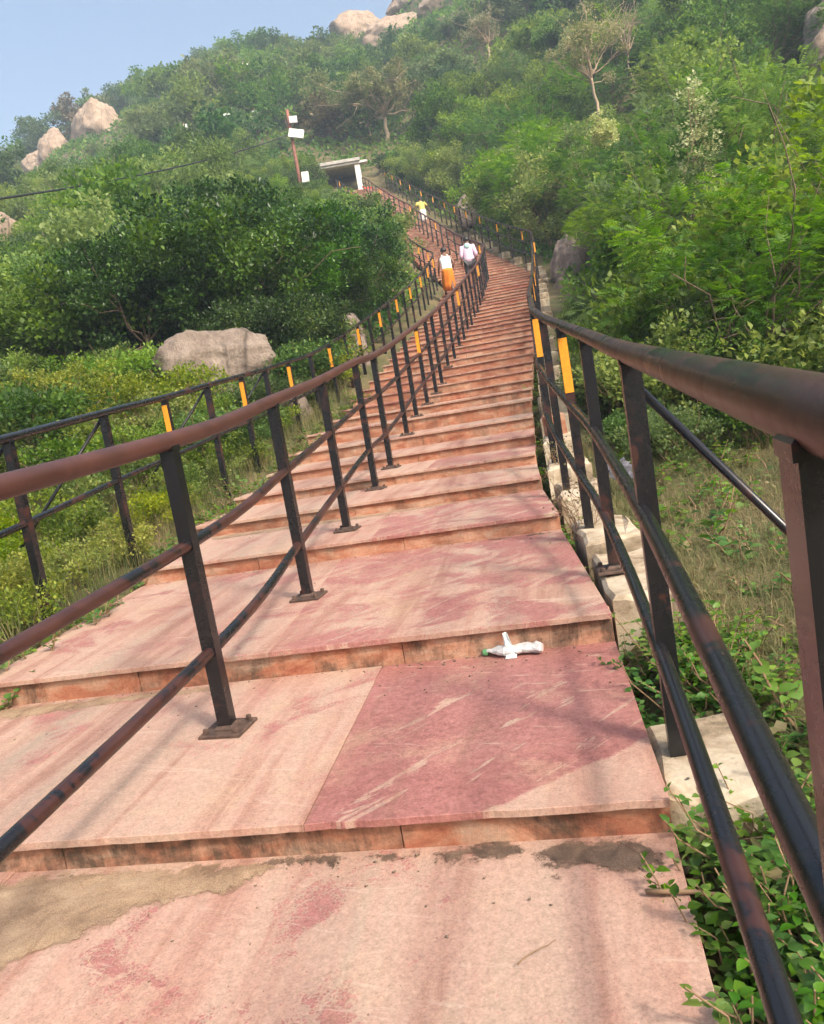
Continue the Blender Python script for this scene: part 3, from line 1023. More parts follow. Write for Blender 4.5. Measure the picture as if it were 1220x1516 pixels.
PROTO = {}
def proto(kind, make, k):
    PROTO[kind] = [make(np.random.default_rng(100 + 17 * i + abs(hash_s(kind)) % 1000), i) for i in range(k)]
def hash_s(t):
    return sum((i + 1) * ord(c) for i, c in enumerate(t))

def mk_far(mat):
    def f(rng, i):
        r = rng.uniform(1.9, 2.5); h = rng.uniform(3.6, 5.0)
        c = clump_centres(rng, 46, r, 0.2, h)
        V, F, t = broad_crown(rng, c, 0.62, 62, 0.27)
        b = branches(rng, c, h * 0.35, 0.11, 6, sub=0)
        n0 = len(V)
        Vb, Fb = np.array(b.V), b.F
        tri = []
        for q in Fb:
            for a in range(1, len(q) - 1): tri.append((q[0], q[a], q[a + 1]))
        tri = np.array(tri) + n0
        Fa = np.concatenate([F, tri]); mi = np.concatenate([np.zeros(len(F), int), np.ones(len(tri), int)])
        return mesh_np('far_tree', np.concatenate([V, Vb]), Fa, [mat, M['bark']], np.concatenate([t, np.full(len(Vb), .5)]), mat_idx=mi)
    return f

def mk_tree(leaf, rr, hh, nc, per, size, base=0.15, wr=0.34, rc=0.5, bark='bark', droop=0.0):
    def f(rng, i):
        r = rng.uniform(*rr); h = rng.uniform(*hh)
        c = clump_centres(rng, nc, r, h * base, h)
        V, F, t = broad_crown(rng, c, rc, per, size, wr, droop=droop)
        b = branches(rng, c, h * 0.35, 0.035 + 0.010 * h, 8, sub=1)
        return (mesh_np('crown', V, F, M[leaf], t), b.mesh('trunk', [M[bark]], True))
    return f

def mk_feather(rng, i):
    r = rng.uniform(1.5, 2.0); h = rng.uniform(3.6, 4.8)
    c = clump_centres(rng, 62, r, h * 0.12, h)
    per = 34
    n = len(c) * per
    ci = np.repeat(np.arange(len(c)), per)
    d = rand_unit(rng, n)
    P = c[ci] + d * (rng.random(n) ** 0.6 * 0.36)[:, None]
    out = unit(c[ci] - np.array([0, 0, h * 0.3]))
    A = d * 0.7 + out * 0.7 + np.array([0, 0, -0.05]) + rng.normal(size=(n, 3)) * 0.25
    A[:, 2] *= 0.55
    V, F, bt = fronds(rng, P, A, rng.uniform(0.15, 0.27, n))
    ct = rng.uniform(-0.2, 0.25, len(c))
    m = len(V) // n
    t = np.clip(np.repeat(0.45 + ct[ci], m) + (bt - 0.5) * 0.35, 0, 1)
    b = branches(rng, c, h * 0.3, 0.07, 12)
    return (mesh_np('crown', V, F, M['leaf_feather'], t), b.mesh('trunk', [M['bark']], True))

def mk_herb(leaf, nst, hh, size, npl):
    def f(rng, i):
        b = MB(); Ps, As, Ss = [], [], []
        for k in range(nst):
            a = rng.uniform(0, 6.28); L = rng.uniform(*hh)
            e = np.array((math.cos(a) * L * 0.7, math.sin(a) * L * 0.7, L * rng.uniform(0.5, 1.0)))
            o0 = np.array((math.cos(a), math.sin(a), 0)) * rng.uniform(0, 0.06)
            V, F = limb(rng, o0 + (0, 0, -0.03), o0 + e, 0.0028, 0.0014, 4, 0.08); b.add(V, F)
            for q in range(npl):
                t = (q + 0.5 + rng.random() * 0.3) / npl
                for sg in (0, math.pi):
                    aa = a + q * 1.57 + sg + rng.normal() * 0.3
                    Ps.append(o0 + e * t); As.append((math.cos(aa), math.sin(aa), rng.uniform(-0.1, 0.5))); Ss.append(size * rng.uniform(0.6, 1.25) * (1.1 - 0.4 * t))
        V, F = leaves6(rng, np.array(Ps), np.array(As), np.array(Ss))
        n = len(Ps)
        tint = np.repeat(np.clip(0.5 + rng.normal(size=n) * 0.22, 0, 1), 8)
        return (mesh_np('foliage', V, F, M[leaf], tint), b.mesh('stem', [M['twig']]))
    return f

def mk_shrub(leaf, rr, hh, nc, per, size, rc=0.2, wr=0.34, twigs=14):
    def f(rng, i):
        r = rng.uniform(*rr); h = rng.uniform(*hh)
        c = clump_centres(rng, nc, r, h * 0.05, h)
        V, F, t = broad_crown(rng, c, rc, per, size, wr)
        b = MB()
        for k in rng.choice(len(c), twigs):
            Vb, Fb = limb(rng, (rng.normal() * .05, rng.normal() * .05, -0.1), c[k] * rng.uniform(1, 1.25), 0.010, 0.003, 5, 0.08); b.add(Vb, Fb)
        return (mesh_np('foliage', V, F, M[leaf], t), b.mesh('stem', [M['twig']]))
    return f

proto('far_dark', mk_far(M['leaf_far']), 5)
proto('far_pale', mk_far(M['leaf_pale']), 4)
proto('far_brown', mk_far(M['leaf_brown']), 2)
proto('mid', mk_tree('leaf_mid', (1.5, 2.1), (3.2, 4.4), 64, 120, 0.145, rc=0.5), 5)
proto('dark', mk_tree('leaf_dark', (1.6, 2.1), (3.4, 4.4), 105, 190, 0.105, base=0.05, rc=0.42, wr=0.3), 4)
proto('feather', mk_feather, 4)
proto('lime', mk_shrub('leaf_lime', (0.45, 0.75), (0.7, 1.15), 42, 75, 0.052, 0.17), 5)
proto('shrub', mk_shrub('leaf_mid', (0.6, 1.0), (0.9, 1.7), 52, 90, 0.07, 0.24), 5)
proto('herb', mk_herb('leaf_herb', 9, (0.07, 0.19), 0.036, 6), 6)
proto('weed', mk_herb('leaf_herb', 6, (0.05, 0.13), 0.032, 4), 4)
proto('brown', mk_tree('leaf_brown', (1.6, 2.2), (3.2, 4.6), 40, 60, 0.16, base=0.45, rc=0.42, bark='bark_pale'), 2)

def plant(kind, i, x, y, z, sc, name, label, cat, group=None, rz=None, sz=1.0):
    pr = PROTO[kind][i % len(PROTO[kind])]
    rz = random.uniform(0, 6.28) if rz is None else rz
    if not isinstance(pr, tuple):
        o = link(name, pr, None, (x, y, z))
        o.rotation_euler = (random.uniform(-.06, .06), random.uniform(-.06, .06), rz)
        o.scale = (sc, sc, sc * sz)
        return tag(o, label, cat, group)
    root = empty(name, (x, y, z), rz)
    root.scale = (sc, sc, sc * sz)
    tag(root, label, cat, group)
    for me in pr:
        link(me.name.split('.')[0], me, root)
    return root

# ------------------------------------------------------------------ scatter
def clear_of_stairs(x, y, r):
    off, y2 = path_coords(np.array(x), np.array(y))
    wd = float(np.interp(y, _RY, _W))
    if y > 60: return True
    return bool(off > 0.45 + r or off < -wd - 0.55 - r)

placed = []
def try_place(x, y, r):
    for (a, b, c) in placed:
        if (a - x) ** 2 + (b - y) ** 2 < ((r + c)) ** 2: return False
    placed.append((x, y, r)); return True

rng = np.random.default_rng(5)
# sightlines kept open by lower growth: (x, y, lowest z that shows, half width)
OPEN = [(-31.2, 110, 39.8, 5.5), (-38.5, 112, 38.5, 4.5), (3.1, 70, 21.6, 2.6), (4.2, 128, 55.6, 4.0), (12.5, 128, 57.0, 5.0), (9, 118, 49.6, 3.5), (16.2, 115, 50.4, 3.5), (-3.25, 50, 14.6, 0.9), (-0.1, 59, 16.0, 0.9), (16.6, 28, 8.2, 1.4),
        (13.2, 45, 14.2, 2.2), (5.95, 25.3, 3.3, 0.9), (-8.2, 80, 27.8, 0.8), (12.4, 70, 27, 2.2), (-19.2, 45, 13.0, 1.4), (-5.5, 45, 15.0, 0.8), (-7.2, 38, 12.6, 0.8), (-8.6, 31, 10.4, 0.8), (-10.0, 25, 8.5, 0.8)]
def open_scale(x, y, top, sc, gz):
    for (a, b, zb, hw) in OPEN:
        if y < b - 0.3 and abs(x * b / y - a) < hw + 1.2 * sc * b / y:
            lim = (1.15 + (zb - 1.15) * y / b) - gz
            sc = min(sc, lim / top)
    return sc
def in_view(x, y, m=3.0):
    return -0.60 * y - m < x < 0.66 * y + m

# things that stand out from the wood keep their own ground
for q in ((3.1, 70, 2.2), (13.3, 45, 2.0), (17, 50, 1.6), (12.4, 70, 2.0), (-31.5, 110, 5), (-39.5, 112, 4), (-18.7, 45, 1.5), (15.4, 28, 2.0), (18.4, 34, 1.6),
          (3.4, 128, 3), (11.5, 128, 4), (9.1, 118, 3), (16, 115, 3), (4.9, 40, 0.8), (5.9, 25.3, 1.0), (-3.2, 50, 0.3), (-2.55, 12.9, 0.75), (-0.55, 16.3, 0.6), (-1, 60, 3.4)):
    placed.append(q)
cnt = [0, 0, 0]
for _ in range(12000):
    y = 60 + 78 * rng.random() ** 0.8; x = rng.uniform(-0.56 * y - 2, 0.62 * y + 2)
    if x < -58: continue
    sc = rng.uniform(0.95, 1.5)
    if -6 < x < 3.0 and y < 72: sc *= 0.6
    gz = float(ground_z(x, y)); sc = open_scale(x, y, 4.4, sc, gz)
    if sc < 0.3: continue
    if try_place(x, y, 1.32 * sc):
        k = 0 if rng.random() < 0.68 else (1 if rng.random() < 0.75 else 2)
        if k == 0 and cnt[0] >= 280: k = 1
        cnt[k] += 1
        plant(('far_dark', 'far_pale', 'far_brown')[k], int(rng.integers(5)), x, y, float(ground_z(x, y)) - 0.3, sc, 'hillside_tree',
              ('bushy dark green tree of the wood on the upper hillside', 'pale yellow-green tree of the wood on the upper hillside', 'brownish thin-leaved tree of the wood on the upper hillside')[k], 'tree',
              ('dark green trees on the upper hillside', 'pale green trees on the upper hillside', 'brownish trees on the upper hillside')[k], sz=rng.uniform(0.75, 1.1))
        if sum(cnt) >= 298: break
# middle hillside (25 - 60 m)
cnt = 0
for _ in range(9000):
    y = rng.uniform(25, 60); x = rng.uniform(-0.56 * y - 2, 0.62 * y + 2)
    sc = rng.uniform(0.85, 1.35)
    if -7.5 < x < 3.0 and y > 28: sc *= 0.5
    gz = float(ground_z(x, y)); sc = open_scale(x, y, 4.0, sc, gz)
    if sc < 0.25 or not clear_of_stairs(x, y, 1.35 * sc): continue
    if try_place(x, y, 1.12 * sc):
        kind = 'mid' if (x < 2 or rng.random() < 0.6) else 'feather'
        plant(kind, int(rng.integers(5)), x, y, float(ground_z(x, y)) - 0.25, sc, 'broadleaf_tree' if kind == 'mid' else 'feathery_tree',
              'leafy green tree on the middle slope of the hill' if kind == 'mid' else 'fine-leaved feathery tree on the middle slope right of the stairway', 'tree',
              'leafy trees on the middle slope' if kind == 'mid' else 'feathery trees on the middle slope')
        cnt += 1
        if cnt >= 330: break
# dense thicket left of the stairs: a big rounded dark tree by the rail, lighter growth further out
def left_bush(kind, x, y, sc, sz=1.0):
    sc = open_scale(x, y, 4.2 * sz, sc, float(ground_z(x, y)))
    if sc < 0.3 or not clear_of_stairs(x, y, 1.35 * sc): return
    placed.append((x, y, 0.95 * sc))
    if kind == 'dark':
        plant('dark', int(rng.integers(4)), x, y, float(ground_z(x, y)) - 0.2, sc, 'evergreen_bush', 'dark glossy evergreen bush in the dense thicket left of the stairway', 'bush', 'evergreen bushes in the dense thicket', sz=sz)
    else:
        plant('mid', int(rng.integers(5)), x, y, float(ground_z(x, y)) - 0.2, sc, 'broadleaf_tree', 'lighter leafy tree on the outer side of the dark evergreen thicket', 'tree', 'lighter trees beside the dark thicket', sz=sz)
for x, y, sc, sz in ((-1.55, 19.6, 1.05, 1.05), (-0.55, 20.8, 0.95, 1.0), (-2.9, 18.6, 1.0, 1.0), (-2.4, 21.5, 1.1, 1.05), (-0.6, 18.2, 0.7, 0.9), (-4.2, 17.6, 0.95, 0.95), (-1.9, 17.0, 0.7, 0.9)):
    left_bush('dark', x, y, sc, sz)
for _ in range(3000):
    y = rng.uniform(14.5, 24.5); x = rng.uniform(-0.55 * y - 2, 1.5)
    sc = rng.uniform(0.55, 1.1)
    if any((a - x) ** 2 + (b - y) ** 2 < (0.95 * sc + c) ** 2 for a, b, c in placed): continue
    left_bush('dark' if (x > -4.6 or rng.random() < 0.15) else 'mid', x, y, sc)
# feathery trees and leafy trees on the near right slope
for _ in range(4000):
    y = rng.uniform(8.2, 26); off0 = rng.uniform(1.6, 16)
    x = float(np.interp(y, _RY, _RX)) + off0
    if x > 0.66 * y + 2.5: continue
    sc = min(rng.uniform(0.8, 1.2), 0.36 + off0 * 0.13)
    sc = open_scale(x, y, 4.2, sc, float(ground_z(x, y)))
    if sc < 0.3: continue
    if try_place(x, y, 0.95 * sc):
        kind = 'feather' if rng.random() < 0.52 else 'mid'
        plant(kind, int(rng.integers(5)), x, y, float(ground_z(x, y)) - 0.2, sc, 'feathery_tree' if kind == 'feather' else 'broadleaf_tree',
              'fine-leaved feathery tree crowding the slope behind the outer railing' if kind == 'feather' else 'broad-leaved tree among feathery ones behind the outer railing', 'tree',
              'feathery trees behind the outer railing' if kind == 'feather' else 'broad-leaved trees behind the outer railing')
# lime shrubs and green shrubs on the left verge
for _ in range(3000):
    y = rng.uniform(2.2, 15); off0 = rng.uniform(0.35, 9)
    rx = float(np.interp(y, _RY, _RX))
    x = rx - 2.8 - off0
    y2 = y + 0.55
    if x < -0.62 * y - 2.0: continue
    sc = min(rng.uniform(0.7, 1.15), 0.38 + 0.22 * off0 + max(0, y - 8) * 0.05)
    if try_place(x, y2, 0.42 * sc):
        kind = 'lime' if rng.random() < (0.85 if y < 9 else 0.6) else 'shrub'
        plant(kind, int(rng.integers(5)), x, y2, float(ground_z(x, y2)) - 0.08, sc, 'verge_shrub', 'small yellow-green shrub on the verge behind the left railing' if kind == 'lime' else 'mid-green leafy shrub on the verge behind the left railing', 'shrub',
              'yellow-green shrubs on the left verge' if kind == 'lime' else 'green shrubs on the left verge')
# shrubs right, behind the grassy plot
placed = [q for q in placed if q[1] > 60]
for _ in range(2600):
    y = rng.uniform(6.9, 24); off0 = rng.uniform(0.75, 3.2 if y > 9 else 6.0)
    x = float(np.interp(y, _RY, _RX)) + off0
    if x > 0.66 * y + 1.5: continue
    sc = rng.uniform(0.6, 1.1) * (0.55 + 0.18 * min(off0, 2.5))
    sc = open_scale(x, y, 1.5, sc, float(ground_z(x, y)))
    if sc < 0.2: continue
    if try_place(x, y, 0.5 * sc):
        plant('shrub', int(rng.integers(5)), x, y, float(ground_z(x, y)) - 0.08, sc, 'wayside_shrub', 'leafy green shrub at the edge of the grassy plot or outer railing', 'shrub', 'shrubs beside the outer railing')
# ------------------------------------------------------------------ boulders
rock('boulder', -2.75, 13.0, 2.14, (1.12, 0.75, 0.70), 1.0, 'rock', 'rounded grey granite boulder lying in shrubs behind the left railing', 0.3)
rock('boulder', -0.75, 16.2, 2.25, (0.55, 0.5, 0.75), 2.3, 'rock', 'smaller brownish boulder under the evergreen thicket by the left railing', 0.8)
rock('boulder', -1.55, 12.1, 1.25, (0.5, 0.4, 0.35), 9.3, 'rock', 'low pale boulder half sunk in the verge below the rounded boulder', 1.3, sub=4)
rock('boulder', 6.0, 24.8, 3.95, (0.78, 0.75, 1.25), 3.7, 'rock', 'tall striped granite boulder just outside the bend of the outer railing', 0.4)
rock('boulder', 5.45, 23.6, 3.2, (0.5, 0.5, 0.6), 5.1, 'rock_pink', 'pale cream boulder at the foot of the tall striped one', 1.4, sub=4)
rock('boulder', 4.95, 40.3, 9.3, (0.42, 0.5, 0.95), 4.4, 'rock', 'slim upright granite stone beside the upper flight', 0.2, sub=4)
rock('boulder', 16.9, 28.6, 9.3, (1.3, 1.6, 1.75), 6.2, 'rock_pink', 'huge pale tan boulder rising from the trees on the right slope', 0.7)
rock('boulder', 20.2, 35.0, 12.9, (1.4, 1.4, 1.3), 7.7, 'rock', 'grey boulder behind the huge pale tan boulder', 0.1)
rock('boulder', -31.2, 110.5, 40.6, (4.0, 3.8, 4.6), 8.4, 'rock_pink', 'large domed tan boulder standing on the ridge against the sky', 1.1)
rock('boulder', -37.5, 111.5, 39.2, (2.6, 2.8, 3.4), 1.9, 'rock_pink', 'tan boulder leaning beside the large domed one on the ridge', 0.3)
rock('boulder', -40.6, 112.5, 38.4, (2.0, 2.6, 3.2), 2.9, 'rock_pink', 'outermost small tan boulder at the low end of the ridge', 0.9)
rock('boulder', -19.2, 45.2, 13.6, (1.2, 1.2, 1.2), 3.9, 'rock_pink', 'pale boulder among leafy trees on the middle slope', 0.5, sub=4)
rock('rock_face', 4.2, 129, 54.6, (4.6, 3.5, 3.6), 5.5, 'rock_pink', 'pinkish granite crag on the summit against the sky', 0.4)
rock('rock_face', 12.5, 130, 57.2, (6.0, 4.0, 3.6), 6.6, 'rock_pink', 'broad bare granite face on the summit above the trees', 1.2)
rock('rock_face', 9.0, 119, 49.9, (5.5, 3.0, 2.8), 7.1, 'rock_pink', 'sloping bare rock slab just below the summit crag', 0.2)
rock('rock_face', 16.2, 116, 51.0, (5.0, 3.0, 2.6), 8.8, 'rock_pink', 'bare rock slab below the broad summit face', 0.6)

# ------------------------------------------------------------------ trees that stand out
def special_tree(name, x, y, z, trunk_h, crown_r, crown_h, nc, per, leafm, size, label, bark='bark_pale', seed=1, rt=0.12, limbs=14, rc=0.45):
    r2 = np.random.default_rng(seed)
    c = clump_centres(r2, nc, crown_r, trunk_h * 0.85, trunk_h + crown_h)
    root = empty(name, (x, y, z))
    tag(root, label, 'tree')
    b = branches(r2, c, trunk_h, rt, limbs, lean=(r2.normal() * .2, r2.normal() * .2), sub=3)
    link('trunk', b.mesh('trunk', [M[bark]], True), root)
    if per:
        V, F, t = broad_crown(r2, c, rc, per, size)
        link('crown', mesh_np('crown', V, F, M[leafm], t), root)
special_tree('umbrella_tree', 3.1, 70, 21.6, 3.0, 4.1, 2.6, 90, 120, 'leaf_rust', 0.19, 'spreading flat-crowned pinkish-brown tree with bare trunk above the shelter', seed=3, rt=0.2)
special_tree('bare_tree', 13.2, 45, 14.0, 2.2, 2.6, 2.8, 40, 110, 'leaf_rust', 0.11, 'thin-leaved pale tree with spreading bare branches on the right slope', seed=5, rt=0.09, limbs=18)
special_tree('bare_tree', 17.0, 50, 17.2, 1.8, 1.7, 2.6, 16, 4, 'leaf_brown', 0.1, 'small leafless tree with thin pinkish twigs near the top right slope', seed=8, rt=0.08, limbs=14)
special_tree('rusty_tree', 12.4, 70, 26.5, 2.0, 2.2, 2.0, 32, 50, 'leaf_rust', 0.17, 'rust-coloured round tree standing out of the dark green wood', seed=9, rt=0.12)
def blossom(x, y, z, strands, L, spread, size, per, label, seed):
    """sprays of cream blossom hanging over the crowns: strands of small petals on a woody vine"""
    r2 = np.random.default_rng(seed)
    root = empty('blossom_climber', (x, y, z)); tag(root, label, 'blossom')
    b = MB(); C = []
    for k in range(strands):
        top = np.array((r2.normal() * spread, r2.normal() * spread * 0.6, L * r2.uniform(0.55, 1.0)))
        low = top * np.array((1.3, 1.0, 0)) + np.array((r2.normal() * spread * .6, -0.1, L * r2.uniform(0.0, 0.3)))
        V, F = limb(r2, low, top, 0.012, 0.005, 6, 0.05); b.add(V, F)
        for t in np.linspace(0, 1, 14):
            if r2.random() < 0.75: C.append(low + (top - low) * t + r2.normal(size=3) * 0.10)
    C = np.array(C)
    V, F, t = broad_crown(r2, C, 0.13, per, size, 0.42)
    link('stem', b.mesh('stem', [M['twig']]), root)
    link('blossom', mesh_np('blossom', V, F, M['leaf_cream'], t), root)
blossom(5.95, 14.6, 3.25, 10, 2.35, 0.20, 0.065, 26, 'tall spray of cream blossom climbing the trees on the right slope', 1)
blossom(7.1, 24.0, 7.3, 5, 0.7, 0.28, 0.07, 30, 'small round spray of cream blossom in the trees near the bend', 2)

# ------------------------------------------------------------------ undergrowth on the slopes
def undergrowth():
    r2 = np.random.default_rng(21)
    n = 150000
    y = 13 + 128 * r2.random(n) ** 1.15
    x = r2.uniform(-0.58, 0.64, n) * y + r2.uniform(-2, 2, n)
    off, y2 = path_coords(x, y)
    wd = np.interp(y, _RY, _W)
    ok = ((off > 0.75) | (off < -wd - 0.6) | (y > 62)) & (x > -60)
    ok &= ~((np.abs(x + 1.2) < 3.2) & (np.abs(y - 60.5) < 3))
    x, y = x[ok], y[ok]
    n = len(x)
    hgt = (0.35 + 0.006 * y) * (0.5 + 0.5 * np.sin(x * 1.7 + np.cos(y * 1.3) * 2) * np.cos(y * 1.1 + x * .4)) + 0.1
    z = ground_z(x, y) + r2.random(n) ** 0.5 * hgt
    A = r2.normal(size=(n, 3)) * 0.8 + np.array([0, -0.15, 0.35])
    S = (0.10 + 0.0030 * y) * r2.uniform(0.7, 1.3, n)
    V, F = leaves(r2, np.stack([x, y, z], -1), A, S, 0.36)
    t = np.clip(0.5 + 0.25 * np.sin(x * 0.6 + 1) * np.cos(y * 0.45) + r2.normal(size=n) * 0.18, 0, 1)
    tag(link('undergrowth', mesh_np('undergrowth', V, F, M['leaf_far'], np.repeat(t, 4))), 'low leafy undergrowth covering the slopes between the trees', 'undergrowth', kind='stuff')
undergrowth()

# ------------------------------------------------------------------ grass
def grass(name, pts, hh, ww, label, seed, lean=0.5, tshift=0.0):
    r2 = np.random.default_rng(seed)
    P = np.asarray(pts); n = len(P)
    a = r2.uniform(0, 6.28, n)
    h = r2.uniform(*hh, n)
    d = np.stack([np.cos(a), np.sin(a), np.zeros(n)], -1)
    s = np.stack([-np.sin(a), np.cos(a), np.zeros(n)], -1) * ww
    ln = (r2.random(n) * lean)[:, None]
    up = np.array([0, 0, 1.0])
    V = np.empty((n, 5, 3))
    V[:, 0] = P - s; V[:, 1] = P + s
    m_ = P + up * (h * 0.6)[:, None] + d * ln * (h * 0.35)[:, None]
    V[:, 2] = m_ + s * 0.7; V[:, 3] = m_ - s * 0.7
    V[:, 4] = P + up * (h * 0.92)[:, None] + d * ln * (h * 1.3)[:, None]
    b = (np.arange(n) * 5)[:, None]
    F = np.concatenate([b + np.array(t) for t in ((0, 1, 2), (0, 2, 3), (3, 2, 4))], 0)
    t = np.clip(0.55 + tshift + r2.normal(size=n) * 0.25 + 0.2 * np.sin(P[:, 0] * 2.3) * np.cos(P[:, 1] * 1.9), 0, 1)
    tag(link(name, mesh_np(name, V.reshape(-1, 3), F, M['grass'], np.repeat(t, 5))), label, 'grass', kind='stuff')

r3 = np.random.default_rng(31)
n = 60000
y = 0.4 + 7.6 * r3.random(n); off = 0.42 + 6.5 * r3.random(n) ** 1.3
x = np.interp(y, _RY, _RX) + off
k = (x < 0.66 * y + 1.4)
x, y = x[k], y[k]
grass('dry_grass', np.stack([x, y, ground_z(x, y) - 0.005], -1), (0.04, 0.12), 0.002, 'short dry grass on the plot outside the outer railing', 4, 2.2, -0.14)
n = 18000
y = 2.2 + 11 * r3.random(n); off = 0.12 + 4.0 * r3.random(n) ** 1.3
x = np.interp(y, _RY, _RX) - 2.83 - off
y = y + 0.5
k = (x > -0.62 * y - 0.6)
x, y = x[k], y[k]
grass('verge_grass', np.stack([x, y, ground_z(x, y) - 0.005], -1), (0.12, 0.42), 0.0016, 'long straw-coloured grass among the shrubs on the left verge', 5, 0.9, -0.22)

# ------------------------------------------------------------------ herbs close to the steps
def scatter_herb(kind, pts, name, label, group, s0=0.8, s1=1.3):
    for (x, y, z) in pts:
        plant(kind, int(rng.integers(5)), x, y, z, rng.uniform(s0, s1), name, label, 'weed', group)
pts = []
for _ in range(900):
    y = rng.uniform(0.55, 2.9); off0 = rng.uniform(0.06, 0.95)
    x = float(np.interp(y, _RY, _RX)) + off0
    if any(abs(x - p[0] - 0.09) < 0.20 and abs(y - p[1]) < 0.30 for p in plinths[:3]): continue
    if y > 1.9 and off0 > 0.40: continue
    if all((x - a) ** 2 + (y - b) ** 2 > 0.075 ** 2 for a, b, c in pts):
        pts.append((x, y, float(ground_z(x, y))))
scatter_herb('herb', pts, 'leafy_creeper', 'leafy green creeper beside the lowest steps under the outer railing', 'creepers beside the lowest steps')
pts = []
for _ in range(400):
    u = rng.uniform(1.5, 12); side = rng.random() < 0.55
    wd = 2.8
    p = at_index(u, -rng.uniform(0.005, 0.07) / wd if side else 1 + rng.uniform(-0.10, 0.22) / wd)
    z = (tread_z(u) if not side and False else float(ground_z(p[0], p[1])))
    if not side:
        off_, _y = path_coords(p[0], p[1])
        if off_ > -2.8: z = tread_z(u)
    if all((p[0] - a) ** 2 + (p[1] - b) ** 2 > 0.1 ** 2 for a, b, c in pts): pts.append((p[0], p[1], z))
pts = pts[:230]
scatter_herb('weed', pts, 'step_weed', 'small green weed sprouting along the edge of the steps', 'weeds along the edges of the steps', 0.8, 1.9)
pts = []
for _ in range(300):
    y = rng.uniform(1.6, 7.6); x = float(np.interp(y, _RY, _RX)) + 0.55 + 3.6 * rng.random() ** 1.2
    if x > 0.62 * y + 1.0: continue
    if all((x - a) ** 2 + (y - b) ** 2 > 0.28 ** 2 for a, b, c in pts): pts.append((x, y, float(ground_z(x, y))))
scatter_herb('weed', pts, 'plot_weed', 'small green weed growing in the dry grass of the plot', 'weeds in the dry grass plot', 1.0, 2.6)
# dry bush by the kerb
def dry_bush(x, y, z, h, label, seed):
    r2 = np.random.default_rng(seed)
    b = MB()
    for k in range(16):
        a = r2.uniform(0, 6.28)
        e = np.array((math.cos(a) * h * 0.4, math.sin(a) * h * 0.4, h * r2.uniform(0.6, 1.05))) * r2.uniform(.6, 1)
        V, F = limb(r2, (0, 0, -0.03), e, 0.0035, 0.0012, 5, 0.1); b.add(V, F)
        for q in range(3):
            V, F = limb(r2, e * r2.uniform(.4, .9), e + r2.normal(size=3) * h * 0.16, 0.0018, 0.0008, 3, 0.1); b.add(V, F)
    root = empty('dry_weed', (x, y, z)); tag(root, label, 'weed')
    link('stem', b.mesh('stem', [M['twig']]), root)
    n = 90
    e = r2.normal(size=(n, 3)) * h * 0.2 + np.array([0, 0, h * 0.65])
    V, F = leaves(r2, e, r2.normal(size=(n, 3)), np.full(n, 0.022))
    link('foliage', mesh_np('foliage', V, F, M['leaf_brown'], np.full(len(V), 0.4)), root)
dry_bush(0.93, 4.45, 0.20, 0.42, 'withered brown weed standing between cement blocks by the fourth step', 1)
dry_bush(1.20, 6.30, 0.40, 0.30, 'short withered weed against the outer railing beyond the taller one', 2)

# ------------------------------------------------------------------ sand and dirt lying on the steps
def drift(name, out, z, h, mat, label, seed, res=0.008, edge=0.06, amp=0.05):
    """thin uneven layer with a ragged outline"""
    r2 = random.Random(seed)
    poly = np.array(out)
    x0, y0 = poly.min(0); x1, y1 = poly.max(0)
    xs = np.arange(x0, x1, res); ys = np.arange(y0, y1, res)
    X, Y = np.meshgrid(xs, ys)
    inside = np.zeros(X.shape, bool); dist = np.full(X.shape, 9.0)
    m = len(poly)
    for i in range(m):
        a, b = poly[i], poly[(i + 1) % m]
        c = ((a[1] > Y) != (b[1] > Y)) & (X < (b[0] - a[0]) * (Y - a[1]) / (b[1] - a[1] + 1e-12) + a[0])
        inside ^= c
        t = np.clip(((X - a[0]) * (b[0] - a[0]) + (Y - a[1]) * (b[1] - a[1])) / ((b - a) @ (b - a)), 0, 1)
        dist = np.minimum(dist, np.hypot(X - a[0] - t * (b[0] - a[0]), Y - a[1] - t * (b[1] - a[1])))
    nz = np.array([[mnoise.noise(Vector((xx * 9, yy * 9, seed))) + 0.5 * mnoise.noise(Vector((xx * 26, yy * 26, seed))) for xx in xs] for yy in ys])
    sd_ = np.where(inside, dist, -dist) + nz * amp
    Z = z + 0.0012 + h * np.clip(sd_ / edge - 0.3, 0.0, 1) * (0.75 + 0.35 * nz)
    keep = sd_ > -0.055
    cover = np.clip(sd_ / 0.20 + 0.36, 0, 1)
    idx = np.full(X.shape, -1); idx[keep] = np.arange(keep.sum())
    q = np.stack([idx[:-1, :-1], idx[:-1, 1:], idx[1:, 1:], idx[1:, :-1]], -1).reshape(-1, 4)
    q = q[(q >= 0).all(1)]
    me = mesh_np(name, np.stack([X[keep], Y[keep], Z[keep]], -1), q, M[mat], smooth=True)
    ca = me.attributes.new('cover', 'FLOAT', 'POINT'); ca.data.foreach_set('value', cover[keep].astype(np.float32))
    tag(link(name, me), label, 'sand' if mat == 'sand' else 'dirt', kind='stuff')
def pl(u, t):
    return tuple(at_index(u, t))
drift('sand_drift', [pl(0.995, 0.98), pl(0.995, 0.33), pl(0.97, 0.36), pl(0.93, 0.48), pl(0.86, 0.58), pl(0.80, 0.62), pl(0.72, 0.78), pl(0.6, 0.98)], 0.0005, 0.009, 'sand', 'coarse sand drifted over the lowest landing against the riser', 3)
drift('sand_drift', [pl(1.985, 0.98), pl(1.985, 0.50), pl(1.95, 0.53), pl(1.90, 0.7), pl(1.82, 0.98)], 0.1005, 0.006, 'sand', 'sand lying along the foot of the second riser', 4)
drift('sand_drift', [pl(3.98, 0.95), pl(3.98, 0.1), pl(3.93, 0.1), pl(3.85, 0.5), pl(3.8, 0.95)], 0.3305, 0.005, 'sand', 'sand lying along the foot of the fourth riser', 5)
